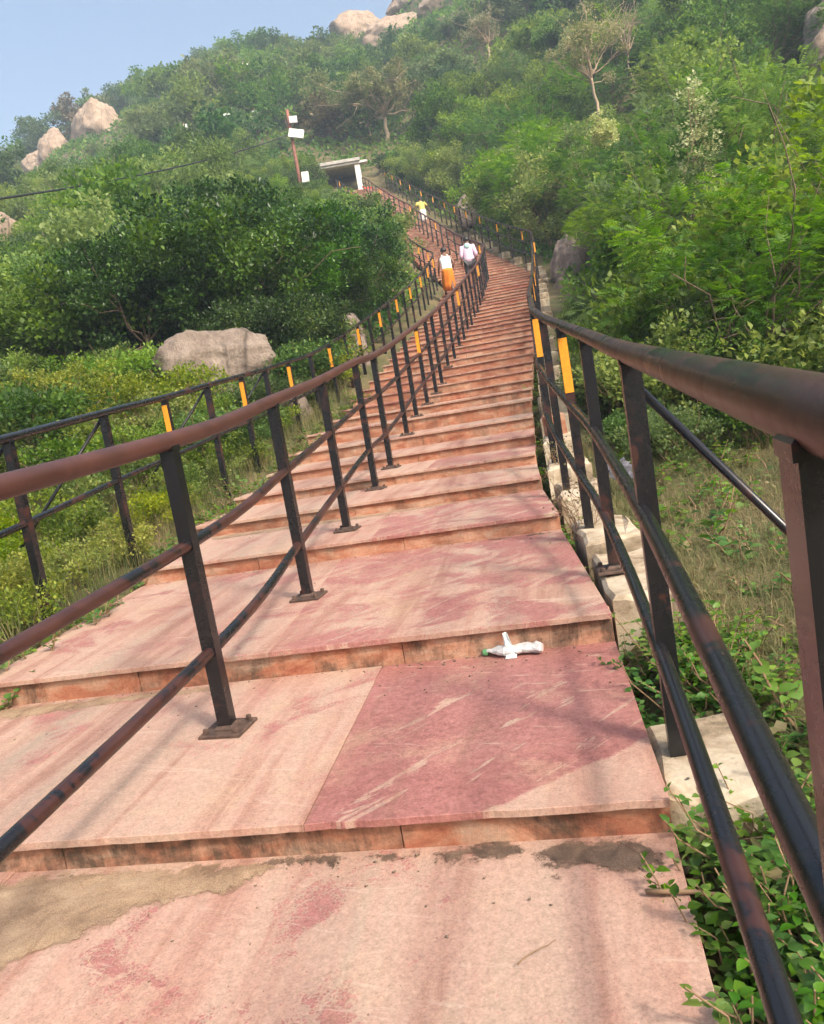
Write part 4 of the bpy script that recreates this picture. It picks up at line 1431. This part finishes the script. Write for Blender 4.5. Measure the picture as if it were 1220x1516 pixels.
drift('dirt_patch', [pl(0.998, 0.40), pl(0.998, 0.012), pl(0.94, 0.012), pl(0.945, 0.06), pl(0.972, 0.14), pl(0.98, 0.25), pl(0.985, 0.40)], 0.0005, 0.006, 'dirt', 'dark leaf dirt in the corner of the lowest landing', 6)
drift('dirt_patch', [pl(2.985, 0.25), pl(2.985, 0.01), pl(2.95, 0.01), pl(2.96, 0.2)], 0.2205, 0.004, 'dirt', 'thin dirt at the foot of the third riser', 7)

# ------------------------------------------------------------------ bottle and litter
def lathe(prof, seg=20, squash=None):
    V, F = [], []
    for (a, r) in prof:
        for s in range(seg):
            t = 2 * math.pi * s / seg
            V.append((a, r * math.cos(t), r * math.sin(t)))
    for i in range(len(prof) - 1):
        for s in range(seg):
            p, q = i * seg + s, i * seg + (s + 1) % seg
            F.append((p, q, q + seg, p + seg))
    F.append(tuple(range(seg))); F.append(tuple((len(prof) - 1) * seg + s for s in range(seg))[::-1])
    return V, F
m, n_, l_, b_ = new_mat('clear_plastic')
b_.inputs['Base Color'].default_value = (0.92, 0.94, 0.95, 1)
b_.inputs['Roughness'].default_value = 0.18
b_.inputs['Transmission Weight'].default_value = 0.45
b_.inputs['IOR'].default_value = 1.25
M['plastic'] = m
M['cap'] = mat_plain('green_cap', (0.10, 0.28, 0.12), 0.4, 0.15, 20, 0, 0)
M['paper'] = mat_plain('white_label', (0.74, 0.79, 0.77), 0.55, 0.08, 30, 0, 0)
bot = empty('plastic_bottle', (0.305, 3.07, 0.1)); bot.rotation_euler = (0, 0, math.radians(-19))
tag(bot, 'crushed clear plastic bottle with loose white label lying by the second riser', 'bottle')
prof = [(-0.110, 0.013), (-0.098, 0.013), (-0.085, 0.016), (-0.060, 0.026), (-0.035, 0.032), (-0.03, 0.029), (-0.01, 0.031), (0.0, 0.028), (0.015, 0.031), (0.035, 0.028), (0.05, 0.031), (0.07, 0.029), (0.085, 0.032), (0.105, 0.031), (0.112, 0.024)]
V, F = lathe(prof, 24)
V2 = []
for (a, yv, zv) in V:
    k = 0.58 + 0.22 * mnoise.noise(Vector((a * 40, yv * 60, 1)))
    bend = 0.010 * math.sin(a * 30) + 0.15 * a * a
    V2.append((a, yv * (1.08 + 0.3 * mnoise.noise(Vector((a * 50, zv * 50, 3)))) + bend, max(0.002, 0.004 + (zv + 0.030) * k)))
link('bottle_body', mesh_np('bottle_body', V2, F, M['plastic'], smooth=False), bot)
V, F = lathe([(-0.126, 0.012), (-0.124, 0.0145), (-0.108, 0.0145), (-0.106, 0.013)], 16)
link('cap', mesh_np('cap', [(a, yv, zv * 0.95 + 0.0165) for a, yv, zv in V], F, M['cap']), bot)
lab = MB()
gridV, gridF = [], []
for i in range(9):
    t = i / 8
    for j in range(5):
        s_ = j / 4
        wdt = 0.021 * (1 - 0.55 * t)
        xx = -0.012 + (s_ - 0.5) * 2 * wdt - 0.012 * t
        zz = 0.010 + 0.085 * t
        yy = -0.030 + 0.026 * t + 0.006 * math.sin(s_ * 7 + t * 4) - 0.01 * abs(s_ - 0.5)
        gridV.append((xx, yy, zz))
for i in range(8):
    for j in range(4):
        gridF.append((i * 5 + j, i * 5 + j + 1, i * 5 + j + 6, i * 5 + j + 5))
lab.add(gridV, gridF)
lab.add([(-0.028, -0.05, 0.003), (0.016, -0.048, 0.004), (0.014, -0.028, 0.012), (-0.026, -0.029, 0.013)], [(0, 1, 2, 3)])
lo = link('label_flap', lab.mesh('label_flap', [M['paper']]), bot)
sm = lo.modifiers.new('thickness', 'SOLIDIFY'); sm.thickness = 0.0006
def crumpled(name, x, y, z, size, mat, label, seed, tilt, cat):
    N = 14; V, F = [], []
    for i in range(N):
        for j in range(N):
            a, b2 = (i / (N - 1) - .5), (j / (N - 1) - .5)
            h = mnoise.noise(Vector((a * 5, b2 * 5, seed))) * 0.35 + mnoise.noise(Vector((a * 12, b2 * 12, seed))) * 0.12
            V.append((a * size * (1 + .3 * mnoise.noise(Vector((b2 * 4, 0, seed)))), b2 * size * 0.7, h * size + 0.1 * size))
    for i in range(N - 1):
        for j in range(N - 1):
            F.append((i * N + j, i * N + j + 1, (i + 1) * N + j + 1, (i + 1) * N + j))
    o = link(name, mesh_np(name, V, F, M[mat], smooth=True), None, (x, y, z)); o.rotation_euler = tilt
    q = o.modifiers.new('thickness', 'SOLIDIFY'); q.thickness = 0.002
    return tag(o, label, cat)
M['grey_cloth'] = mat_plain('grey_cloth', (0.11, 0.11, 0.135), 0.9, 0.3, 30, 0, 0)
crumpled('cloth_scrap', 1.50, 5.75, 0.40, 0.22, 'grey_cloth', 'crumpled grey cloth scrap caught in weeds behind the outer railing', 2.0, (0.9, 0.2, 0.3), 'cloth')
M['plastic_strip'] = mat_plain('cream_plastic', (0.62, 0.55, 0.45), 0.5, 0.2, 30, 0, 0)
# torn plastic strip hung on the left rail
lt = ltops[2]
lt0 = ltops[1]
sx, sy, sz_ = lt0[0] * 0.45 + lt[0] * 0.55, lt0[1] * 0.45 + lt[1] * 0.55, lt0[2] * 0.45 + lt[2] * 0.55
mb = MB()
for dx, L in ((-0.02, 0.14), (0.03, 0.09)):
    pts = [(dx + 0.02 * math.sin(k * 1.7 + dx * 50), 0.01 * math.cos(k * 2.1), 0.03 - L * k / 6) for k in range(7)]
    for k in range(6):
        a, c = pts[k], pts[k + 1]
        w0, w1 = 0.018 * (1.2 - k / 8), 0.018 * (1.2 - (k + 1) / 8)
        mb.add([(a[0] - w0, a[1] - .033, a[2]), (a[0] + w0, a[1] - .036, a[2]), (c[0] + w1, c[1] - .036, c[2]), (c[0] - w1, c[1] - .033, c[2])], [(0, 1, 2, 3)])
o = link('plastic_strip', mb.mesh('plastic_strip', [M['plastic_strip']]), None, (sx, sy, sz_))
o.rotation_euler = (0, 0, 0.3)
q = o.modifiers.new('thickness', 'SOLIDIFY'); q.thickness = 0.001
tag(o, 'torn cream plastic strip hanging from the left railing', 'plastic')
# loose red stone by the step ends
mb = MB(); V, F = prism([(-.09, -.07), (.09, -.06), (.1, .07), (-.08, .08)], -0.1, 0.24, 0.012); mb.add(V, F)
o = link('loose_stone', mb.mesh('loose_stone', [M['riser']]), None, (1.47, 7.65, 0.55)); o['grime'] = 0.4
o.rotation_euler = (0.08, -0.1, 0.2)
tag(o, 'upright red sandstone offcut between step ends and outer railing', 'stone')
# fallen twigs
for k, (x, y, L, a, lb) in enumerate(((0.47, 1.60, 0.22, -0.3, 'pale dry stick lying in creeper beside the lowest landing'), (0.10, 1.50, 0.10, 0.5, 'thin dark twig lying on the lowest landing'))):
    r2 = np.random.default_rng(k)
    V, F = limb(r2, (-L / 2, 0, 0.012), (L / 2, 0, 0.016), 0.006 - 0.004 * k, 0.004 - 0.003 * k, 6, 0.05)
    o = link('fallen_twig', mesh_np('fallen_twig', V, F, M['twig'], smooth=True), None, (x, y, 0.0)); o.rotation_euler = (0, 0, a)
    tag(o, lb, 'twig')

# ------------------------------------------------------------------ small stones, crumbs and fallen leaves
def crumbs(name, pts, size, mat, label, cat, seed):
    r2 = np.random.default_rng(seed)
    Vs, Fs = [], []
    base = np.array([(1, 0, 0), (-1, 0, 0), (0, 1, 0), (0, -1, 0), (0, 0, 1), (0, 0, -1)], float)
    tri = np.array([(0, 2, 4), (2, 1, 4), (1, 3, 4), (3, 0, 4), (2, 0, 5), (1, 2, 5), (3, 1, 5), (0, 3, 5)])
    for k, p in enumerate(pts):
        sc = size * r2.uniform(0.4, 1.6)
        V = base * (1 + r2.normal(size=(6, 1)) * 0.2) * sc * np.array((1.2, 0.9, 0.5))
        a = r2.uniform(0, 6.28); c_, s_ = math.cos(a), math.sin(a)
        V = V @ np.array([[c_, -s_, 0], [s_, c_, 0], [0, 0, 1]]) + np.array(p) + np.array((0, 0, sc * 0.3))
        Fs.append(tri + 6 * k); Vs.append(V)
    tag(link(name, mesh_np(name, np.concatenate(Vs), np.concatenate(Fs), M[mat])), label, cat, kind='stuff')
r4 = np.random.default_rng(77)
pts = []
for _ in range(2600):
    u = 0.52 + 0.48 * r4.random() ** 0.7; t = r4.uniform(0.3, 0.98)
    if t < 1.5 - u + r4.normal() * 0.16: continue
    p = at_index(u, t); pts.append((p[0], p[1], 0.0))
crumbs('sand_grains', pts, 0.0026, 'sand_grain', 'loose sand grains strewn around the sand drift', 'sand', 5)
n = 2600
y = 0.4 + 7.4 * r4.random(n); x = np.interp(y, _RY, _RX) + 0.1 + 4.5 * r4.random(n) ** 1.2
V, F = leaves(r4, np.stack([x, y, ground_z(x, y) + 0.012 + 0.04 * r4.random(n)], -1), np.stack([r4.normal(size=n), r4.normal(size=n), r4.normal(size=n) * 0.25], -1), r4.uniform(0.02, 0.06, n), 0.36)
tag(link('leaf_litter', mesh_np('leaf_litter', V, F, M['leaf_brown'], np.repeat(r4.random(n), 4))), 'brown fallen leaves lying in the grass of the plot', 'leaf litter', kind='stuff')
pts = []
for _ in range(700):
    u = r4.choice([0, 1, 2, 3, 4]) + (1 - 0.35 * r4.random() ** 4 - 0.012)
    if u < 0.45: continue
    p = at_index(u, r4.uniform(0.02, 0.98)); pts.append((p[0], p[1], tread_z(u)))
crumbs('grit', pts, 0.0042, 'rubble', 'dark grit and crumbs scattered at the foot of the risers', 'grit', 1)
pts = []
for _ in range(260):
    y = r4.uniform(1.2, 12); x = float(np.interp(y, _RY, _RX)) + r4.uniform(0.01, 0.5)
    pts.append((x, y, float(ground_z(x, y))))
crumbs('rubble_stones', pts, 0.02, 'rubble', 'broken rubble stones beside the step ends', 'rubble', 2)

# ------------------------------------------------------------------ shelter at the top of the flight
SX, SY, SZ = 0.28, 59.2, 15.75
sh = empty('shelter', (SX, SY, SZ)); tag(sh, 'open flat-roofed shelter with white pillar at the head of the stairs', 'shelter')
def part(name, mat, boxes, parent=sh, bev=0.02):
    b = MB()
    for q in boxes: b.box(*q, bev=bev)
    return link(name, b.mesh(name, [M[mat]]), parent)
part('pillar', 'white', [(-0.19, 0.19, -0.19, 0.19, -0.3, 1.95)])
part('pillar', 'white', [(-3.75, -3.4, -0.19, 0.19, -0.3, 1.95)])
part('pillar', 'white', [(-0.19, 0.19, 3.2, 3.55, -0.3, 1.95)])
M['beam_grey'] = mat_plain('weathered_beam', (0.55, 0.53, 0.49), 0.85, 0.25, 3)
part('beam', 'beam_grey', [(-4.1, 0.75, -0.30, 0.30, 1.952, 2.10)])
M['roof_grey'] = mat_plain('weathered_roof', (0.42, 0.40, 0.37), 0.9, 0.25, 3)
part('roof', 'roof_grey', [(-4.0, 0.25, -0.42, 4.0, 2.102, 2.30)])
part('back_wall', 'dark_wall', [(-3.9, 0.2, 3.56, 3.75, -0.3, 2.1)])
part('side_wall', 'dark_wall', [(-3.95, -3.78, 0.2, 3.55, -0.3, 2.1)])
part('floor', 'cement', [(-3.9, 0.4, -0.6, 3.5, -0.6, -0.301)])
crumpled('red_bundle', 0.75, 58.5, 15.75, 0.7, 'red_cloth', 'red cloth bundle lying beside the white shelter pillar', 4.0, (0.6, 0, 0.4), 'cloth')

# ------------------------------------------------------------------ lamp poles and cable
M['pole'] = mat_plain('red_oxide_pole', (0.24, 0.10, 0.07), 0.7, 0.35, 8, 0, 0)
def lamp_pole(x, y, z0, z1, r, label, lamps):
    root = empty('lamp_pole', (x, y, z0)); tag(root, label, 'lamp pole')
    V, F = tube([(0, 0, -0.4), (0, 0, (z1 - z0) * .5), (0, 0, z1 - z0)], [r * 1.15, r, r * 0.85], 10)
    link('pole', mesh_np('pole', V, F, M['pole'], smooth=True), root)
    for (dx, h, w_, hh, tilt) in lamps:
        b = MB()
        mt = Matrix.Translation((dx, -r - 0.10, h)) @ Matrix.Rotation(tilt[1], 4, 'Y') @ Matrix.Rotation(tilt[0], 4, 'X')
        b.box(-w_ / 2, w_ / 2, -0.06, 0.06, -hh / 2, hh / 2, mat=mt, bev=0.015)
        lp = link('floodlight', b.mesh('floodlight', [M['white']]), root)
        b = MB(); b.box(-w_ * .44, w_ * .44, -0.068, -0.0605, -hh * .42, hh * .42, mat=mt)
        link('glass', b.mesh('glass', [M['lens']]), lp)
        b = MB(); b.box(min(0, dx) , max(0, dx) + 0.02, -0.08, -0.02, h - 0.03, h + 0.03)
        link('bracket', b.mesh('bracket', [M['pole']]), root)
lamp_pole(-3.25, 50, 13.1, 18.75, 0.11, 'rust-red lamp pole with white floodlights and cable beside the shelter', [(0.27, 5.0, 0.46, 0.36, (0.1, 0.05)), (0.30, 4.2, 0.86, 0.55, (-0.35, 0.25)), (0.38, 1.75, 0.42, 0.58, (0.0, 0.05))])
gz = float(ground_z(-8.2, 80)); lamp_pole(-8.2, 80, gz, 30.0, 0.10, 'thin reddish lamp pole with white lamp in the upper wood', [(0.2, 29.4 - gz, 0.9, 0.5, (-0.3, 0.1))])
gz = float(ground_z(-10, 95)); lamp_pole(-10, 95, gz, 40.2, 0.09, 'thin lamp pole just under the skyline, highest of all', [(0.2, 39.8 - gz, 0.6, 0.4, (-0.3, 0.1))])
gz = float(ground_z(-11.4, 75)); lamp_pole(-11.4, 75, gz, 28.2, 0.08, 'thin pole with a long white lamp bar in the wood', [(0.6, 27.9 - gz, 2.0, 0.16, (0, -0.05))])
gz = float(ground_z(-13, 70)); lamp_pole(-13, 70, gz, 26.1, 0.08, 'thin pale-topped pole in the wood left of the lamp bar', [(0.1, 25.7 - gz, 0.3, 0.5, (0, 0))])
# sagging service cable
A, B = np.array((-3.40, 49.9, 17.35)), np.array((-11.8, 16.0, 6.3))
pts = []
for k in range(33):
    t = k / 32
    p = A + (B - A) * t; p[2] -= 0.5 * 4 * t * (1 - t)
    pts.append(p)
V, F = tube(pts, 0.035, 6)
tag(link('service_cable', mesh_np('service_cable', V, F, M['wire'], smooth=True)), 'black sagging cable running from the rust-red lamp pole', 'cable')

# ------------------------------------------------------------------ people
M['skin'] = mat_plain('brown_skin', (0.17, 0.085, 0.055), 0.55, 0.1, 20, 0, 0)
M['hair'] = mat_plain('black_hair', (0.012, 0.010, 0.009), 0.5, 0.2, 60, 0, 0)
M['vest'] = mat_plain('white_vest', (0.78, 0.76, 0.78), 0.85, 0.06, 12, 0, 0)
M['orange'] = mat_plain('orange_cloth', (0.72, 0.22, 0.02), 0.85, 0.18, 14, 0, 0)
M['pink'] = mat_plain('pink_shirt', (0.70, 0.52, 0.66), 0.85, 0.08, 14, 0, 0)
M['hood'] = mat_plain('mint_hood', (0.34, 0.52, 0.50), 0.85, 0.1, 14, 0, 0)
M['greyshort'] = mat_plain('grey_shorts', (0.075, 0.075, 0.085), 0.9, 0.2, 14, 0, 0)
M['yellow'] = mat_plain('yellow_shirt', (0.52, 0.43, 0.12), 0.85, 0.1, 14, 0, 0)
M['dhoti'] = mat_plain('white_dhoti', (0.70, 0.69, 0.70), 0.85, 0.08, 14, 0, 0)

def skin_mesh(name, verts, edges, mat, parent, root_i=0):
    me = bpy.data.meshes.new(name)
    me.from_pydata([v[:3] for v in verts], edges, [])
    me.materials.append(mat)
    o = link(name, me, parent)
    sk = o.modifiers.new('skin', 'SKIN'); sk.use_smooth_shade = True
    o.modifiers.new('sub', 'SUBSURF').levels = 1
    o.modifiers['sub'].render_levels = 1
    lay = me.skin_vertices[0] if me.skin_vertices else None
    if lay is None:
        bpy.context.view_layer.objects.active = o
        bpy.ops.object.mode_set(mode='OBJECT')
        bpy.ops.mesh.customdata_skin_add()
        lay = me.skin_vertices[0]
    for i, v in enumerate(verts):
        lay.data[i].radius = (v[3], v[3])
        lay.data[i].use_root = (i == root_i)
    return o

def loft(rings, seg=20, cap=True, fold=0.0, foldn=9):
    """rings: (cx, cy, cz, rx, ry)"""
    V, F = [], []
    for k, (a, b2, c, rx, ry) in enumerate(rings):
        for s in range(seg):
            t = 2 * math.pi * s / seg
            f = 1 + fold * (k / len(rings)) * math.sin(t * foldn + k * 0.3)
            V.append((a + rx * f * math.cos(t), b2 + ry * f * math.sin(t), c))
    for k in range(len(rings) - 1):
        for s in range(seg):
            p, q = k * seg + s, k * seg + (s + 1) % seg
            F.append((p, q, q + seg, p + seg))
    if cap:
        F.append(tuple(range(seg))[::-1]); F.append(tuple((len(rings) - 1) * seg + s for s in range(seg)))
    return V, F

def person(x, y, z, rz, hgt, label, arms, lean, feet, kind):
    """origin at the lower foot, facing +Y; arms: elbow/wrist per side; feet: (dy, dz) per side"""
    s = hgt / 1.70
    root = empty('person', (x, y, z), rz); root.scale = (s, s, s)
    tag(root, label, 'person')
    hy = lean
    pel = (0, 0.06, 0.93); sp = (0, 0.06 + hy * .35, 1.12); ch = (0, 0.06 + hy * .8, 1.33); nk = (0, 0.06 + hy, 1.47); hd = (0, 0.08 + hy * 1.15, 1.60); ht = (0, 0.09 + hy * 1.2, 1.66)
    Vv = [(*pel, .13), (*sp, .125), (*ch, .135), (*nk, .058), (*hd, .088), (*ht, .070)]
    Ed = [(0, 1), (1, 2), (2, 3), (3, 4), (4, 5)]
    Vv.append((0, hd[1] + .10, hd[2] - .015, .018)); Ed.append((4, len(Vv) - 1))      # nose
    for sg in (-1, 1):                                                               # ears
        Vv.append((sg * .092, hd[1], hd[2] - .01, .020)); Ed.append((4, len(Vv) - 1))
    for sg, (el, wr) in zip((-1, 1), arms):
        i0 = len(Vv)
        Vv += [(sg * .185, ch[1] - .01, 1.385, .055), (el[0], el[1] + hy * .7, el[2], .042), (wr[0], wr[1] + hy * .5, wr[2], .030)]
        Ed += [(2, i0), (i0, i0 + 1), (i0 + 1, i0 + 2)]
        d = Vector((wr[0] - el[0], wr[1] - el[1] - hy * .2, wr[2] - el[2])).normalized()
        w0 = Vector(Vv[i0 + 2][:3]); pm = w0 + d * 0.075
        Vv.append((*pm, .030)); Ed.append((i0 + 2, len(Vv) - 1)); pi = len(Vv) - 1
        side = d.cross(Vector((1, 0, 0))).normalized() if abs(d.x) < 0.9 else Vector((0, 1, 0))
        for k, (o_, L) in enumerate(((-.027, .065), (-.009, .078), (.010, .074), (.027, .058))):
            a = pm + side * o_ + d * 0.03; b2 = a + d * L * .5; c = b2 + d * L * .4 + Vector((-sg * .015, 0, 0))
            j = len(Vv); Vv += [(*a, .0095), (*b2, .0088), (*c, .0078)]; Ed += [(pi, j), (j, j + 1), (j + 1, j + 2)]
        a = w0 + d * .035 + side * .035; c = a + d * .045 + side * .02
        j = len(Vv); Vv += [(*a, .011), (*c, .009)]; Ed += [(i0 + 2, j), (j, j + 1)]
    for sg, (fy, fz) in zip((-1, 1), feet):
        i0 = len(Vv)
        kn = (sg * .105, 0.10 + fy * .62 + (0.10 if fz > 0 else 0.0), 0.49 + fz * .75)
        Vv += [(sg * .095, 0.06, 0.86, .090), (*kn, .058), (sg * .10, fy - 0.02, 0.09 + fz, .038), (sg * .11, fy + 0.05, 0.035 + fz, .036), (sg * .12, fy + 0.15, 0.022 + fz, .026)]
        Ed += [(0, i0), (i0, i0 + 1), (i0 + 1, i0 + 2), (i0 + 2, i0 + 3), (i0 + 3, i0 + 4)]
    skin_mesh('body', Vv, Ed, M['skin'], root)
    # hair cap
    V, F = [], []
    for i in range(9):
        a = math.pi * 0.60 * i / 8
        for j in range(16):
            b2 = 2 * math.pi * j / 16
            rr = 0.103 + 0.006 * mnoise.noise(Vector((i, j, 2)))
            low = 1.0 if math.sin(b2) < 0.2 else 0.72
            V.append((rr * math.sin(a * low) * math.cos(b2) * .95, hd[1] - 0.010 + rr * math.sin(a * low) * math.sin(b2), hd[2] + 0.02 + rr * 1.05 * math.cos(a * low)))
    for i in range(8):
        for j in range(16):
            F.append((i * 16 + j, i * 16 + (j + 1) % 16, (i + 1) * 16 + (j + 1) % 16, (i + 1) * 16 + j))
    o = link('hair', mesh_np('hair', V, F, M['hair'], smooth=True), root)
    o.modifiers.new('thickness', 'SOLIDIFY').thickness = 0.01
    top = M[{'vest': 'vest', 'pink': 'pink', 'yellow': 'yellow'}[kind]]
    hem = 0.90 if kind == 'vest' else 0.86
    V, F = loft([(0, 0.06 + hy * .02, hem, .195, .150), (0, 0.06 + hy * .2, 1.0, .185, .140), (0, 0.06 + hy * .4, 1.14, .180, .135), (0, 0.06 + hy * .7, 1.28, .200, .145), (0, 0.06 + hy * .88, 1.38, .205, .130), (0, 0.06 + hy * .97, 1.435, .150, .105), (0, 0.06 + hy, 1.475, .080, .075)], 24, True, 0.02, 7)
    link('vest' if kind == 'vest' else 'shirt', mesh_np('shirt', V, F, top, smooth=True), root)
    if kind != 'vest':
        for sg, (el, wr) in zip((-1, 1), arms):
            e2 = np.array((el[0], el[1] + hy * .7, el[2])); s0 = np.array((sg * .165, ch[1] - .01, 1.40))
            w2 = np.array((wr[0], wr[1] + hy * .5, wr[2]))
            P = [s0, s0 * .45 + e2 * .55, e2] if kind == 'yellow' else [s0, s0 * .5 + e2 * .5, e2, e2 * .45 + w2 * .55]
            V, F = tube(P, [.085, .078, .070] if kind == 'yellow' else [.085, .075, .066, .058], 12)
            link('sleeve', mesh_np('sleeve', V, F, top, smooth=True), root)
    if kind == 'pink':
        V, F = loft([(0, -0.055 + hy * .9, 1.30, .07, .05), (0, -0.06 + hy * .92, 1.37, .10, .06), (0, -0.03 + hy, 1.45, .10, .07), (0, 0.0 + hy, 1.49, .07, .06)], 16)
        link('hood', mesh_np('hood', V, F, M['hood'], smooth=True), root)
    if kind in ('vest', 'yellow'):
        m2, kneez = (M['orange'], 0.30) if kind == 'vest' else (M['dhoti'], 0.36)
        fy = (feet[0][0] + feet[1][0]) / 2
        V, F = loft([(0, 0.06, 0.97, .180, .140), (0, 0.06, 0.88, .200, .165), (0, 0.06 + fy * .35, 0.65, .215, .190), (0, 0.05 + fy * .6, 0.45, .215, .205), (0, 0.04 + fy * .7, kneez, .205, .205)], 36, True, 0.09, 8)
        link('wrap_skirt', mesh_np('wrap_skirt', V, F, m2, smooth=True), root)
    else:
        Vs = [(0, 0.06, 0.90, .150)]; Es = []
        for sg, (fy, fz) in zip((-1, 1), feet):
            kn = (sg * .105, 0.10 + fy * .62 + (0.10 if fz > 0 else 0.0), 0.49 + fz * .75)
            i0 = len(Vs)
            Vs += [(sg * .095, 0.06, 0.84, .118), (sg * .10, 0.06 * .3 + kn[1] * .7, 0.84 * .3 + kn[2] * .7, .098), (kn[0], kn[1], kn[2] - .02, .09)]
            Es += [(0, i0), (i0, i0 + 1), (i0 + 1, i0 + 2)]
        skin_mesh('shorts', Vs, Es, M['greyshort'], root)
    return root
def on_step(u, t):
    p = at_index(u, t); return p[0], p[1], tread_z(u)
def two_steps(u):
    i = int(u); return ST[i + 1]['z'] - ST[i]['z'], float(np.linalg.norm(ST[i + 1]['R'] - ST[i]['R']))
px, py, pz = on_step(32.25, 0.66); rz_, dd = two_steps(32)
person(px, py, pz + 0.003, -0.10, 1.60, 'person in pink shirt and grey shorts climbing beside the centre railing', [((-.24, 0.0, 1.13), (-.25, 0.10, 0.90)), ((.25, -.03, 1.13), (.24, .08, 0.92))], 0.10, [(0.0, 0.0), (dd * 0.95, rz_)], 'pink')
px, py, pz = on_step(30.25, 0.88); rz_, dd = two_steps(30)
person(px, py, pz + 0.003, 0.0, 1.52, 'bent person in white vest and orange wrap climbing along the left railing', [((-.25, 0.05, 1.10), (-.27, 0.22, 0.90)), ((.27, -.02, 1.12), (.22, .16, 0.98))], 0.22, [(dd * 0.9, rz_), (0.0, 0.0)], 'vest')
px, py, pz = on_step(69.3, 0.30); rz_, dd = two_steps(69)
person(px, py, pz + 0.003, 0.25, 1.52, 'person in yellow shirt and white wrap climbing with arms spread wide', [((-.34, 0.05, 1.22), (-.50, 0.16, 1.05)), ((.34, .05, 1.20), (.46, .14, 0.98))], 0.16, [(0.0, 0.0), (dd * 0.9, rz_)], 'yellow')

# ------------------------------------------------------------------ haze
me = bpy.data.meshes.new('haze')
b = MB(); b.box(-440, 440, -440, 440, float(GZ.min()) - 1.0, 78.0)
hz = link('haze', b.mesh('haze', []))
hm = bpy.data.materials.new('haze'); hm.use_nodes = True
hn = hm.node_tree.nodes; hn.remove(hn['Principled BSDF'])
pv = hn.new('ShaderNodeVolumePrincipled')
pv.inputs['Color'].default_value = (0.66, 0.82, 1.0, 1)
pv.inputs['Density'].default_value = 0.0016
hm.node_tree.links.new(pv.outputs[0], hn['Material Output'].inputs['Volume'])
hz.data.materials.append(hm)
tag(hz, 'thin pale blue haze over the hill', 'haze', kind='stuff')
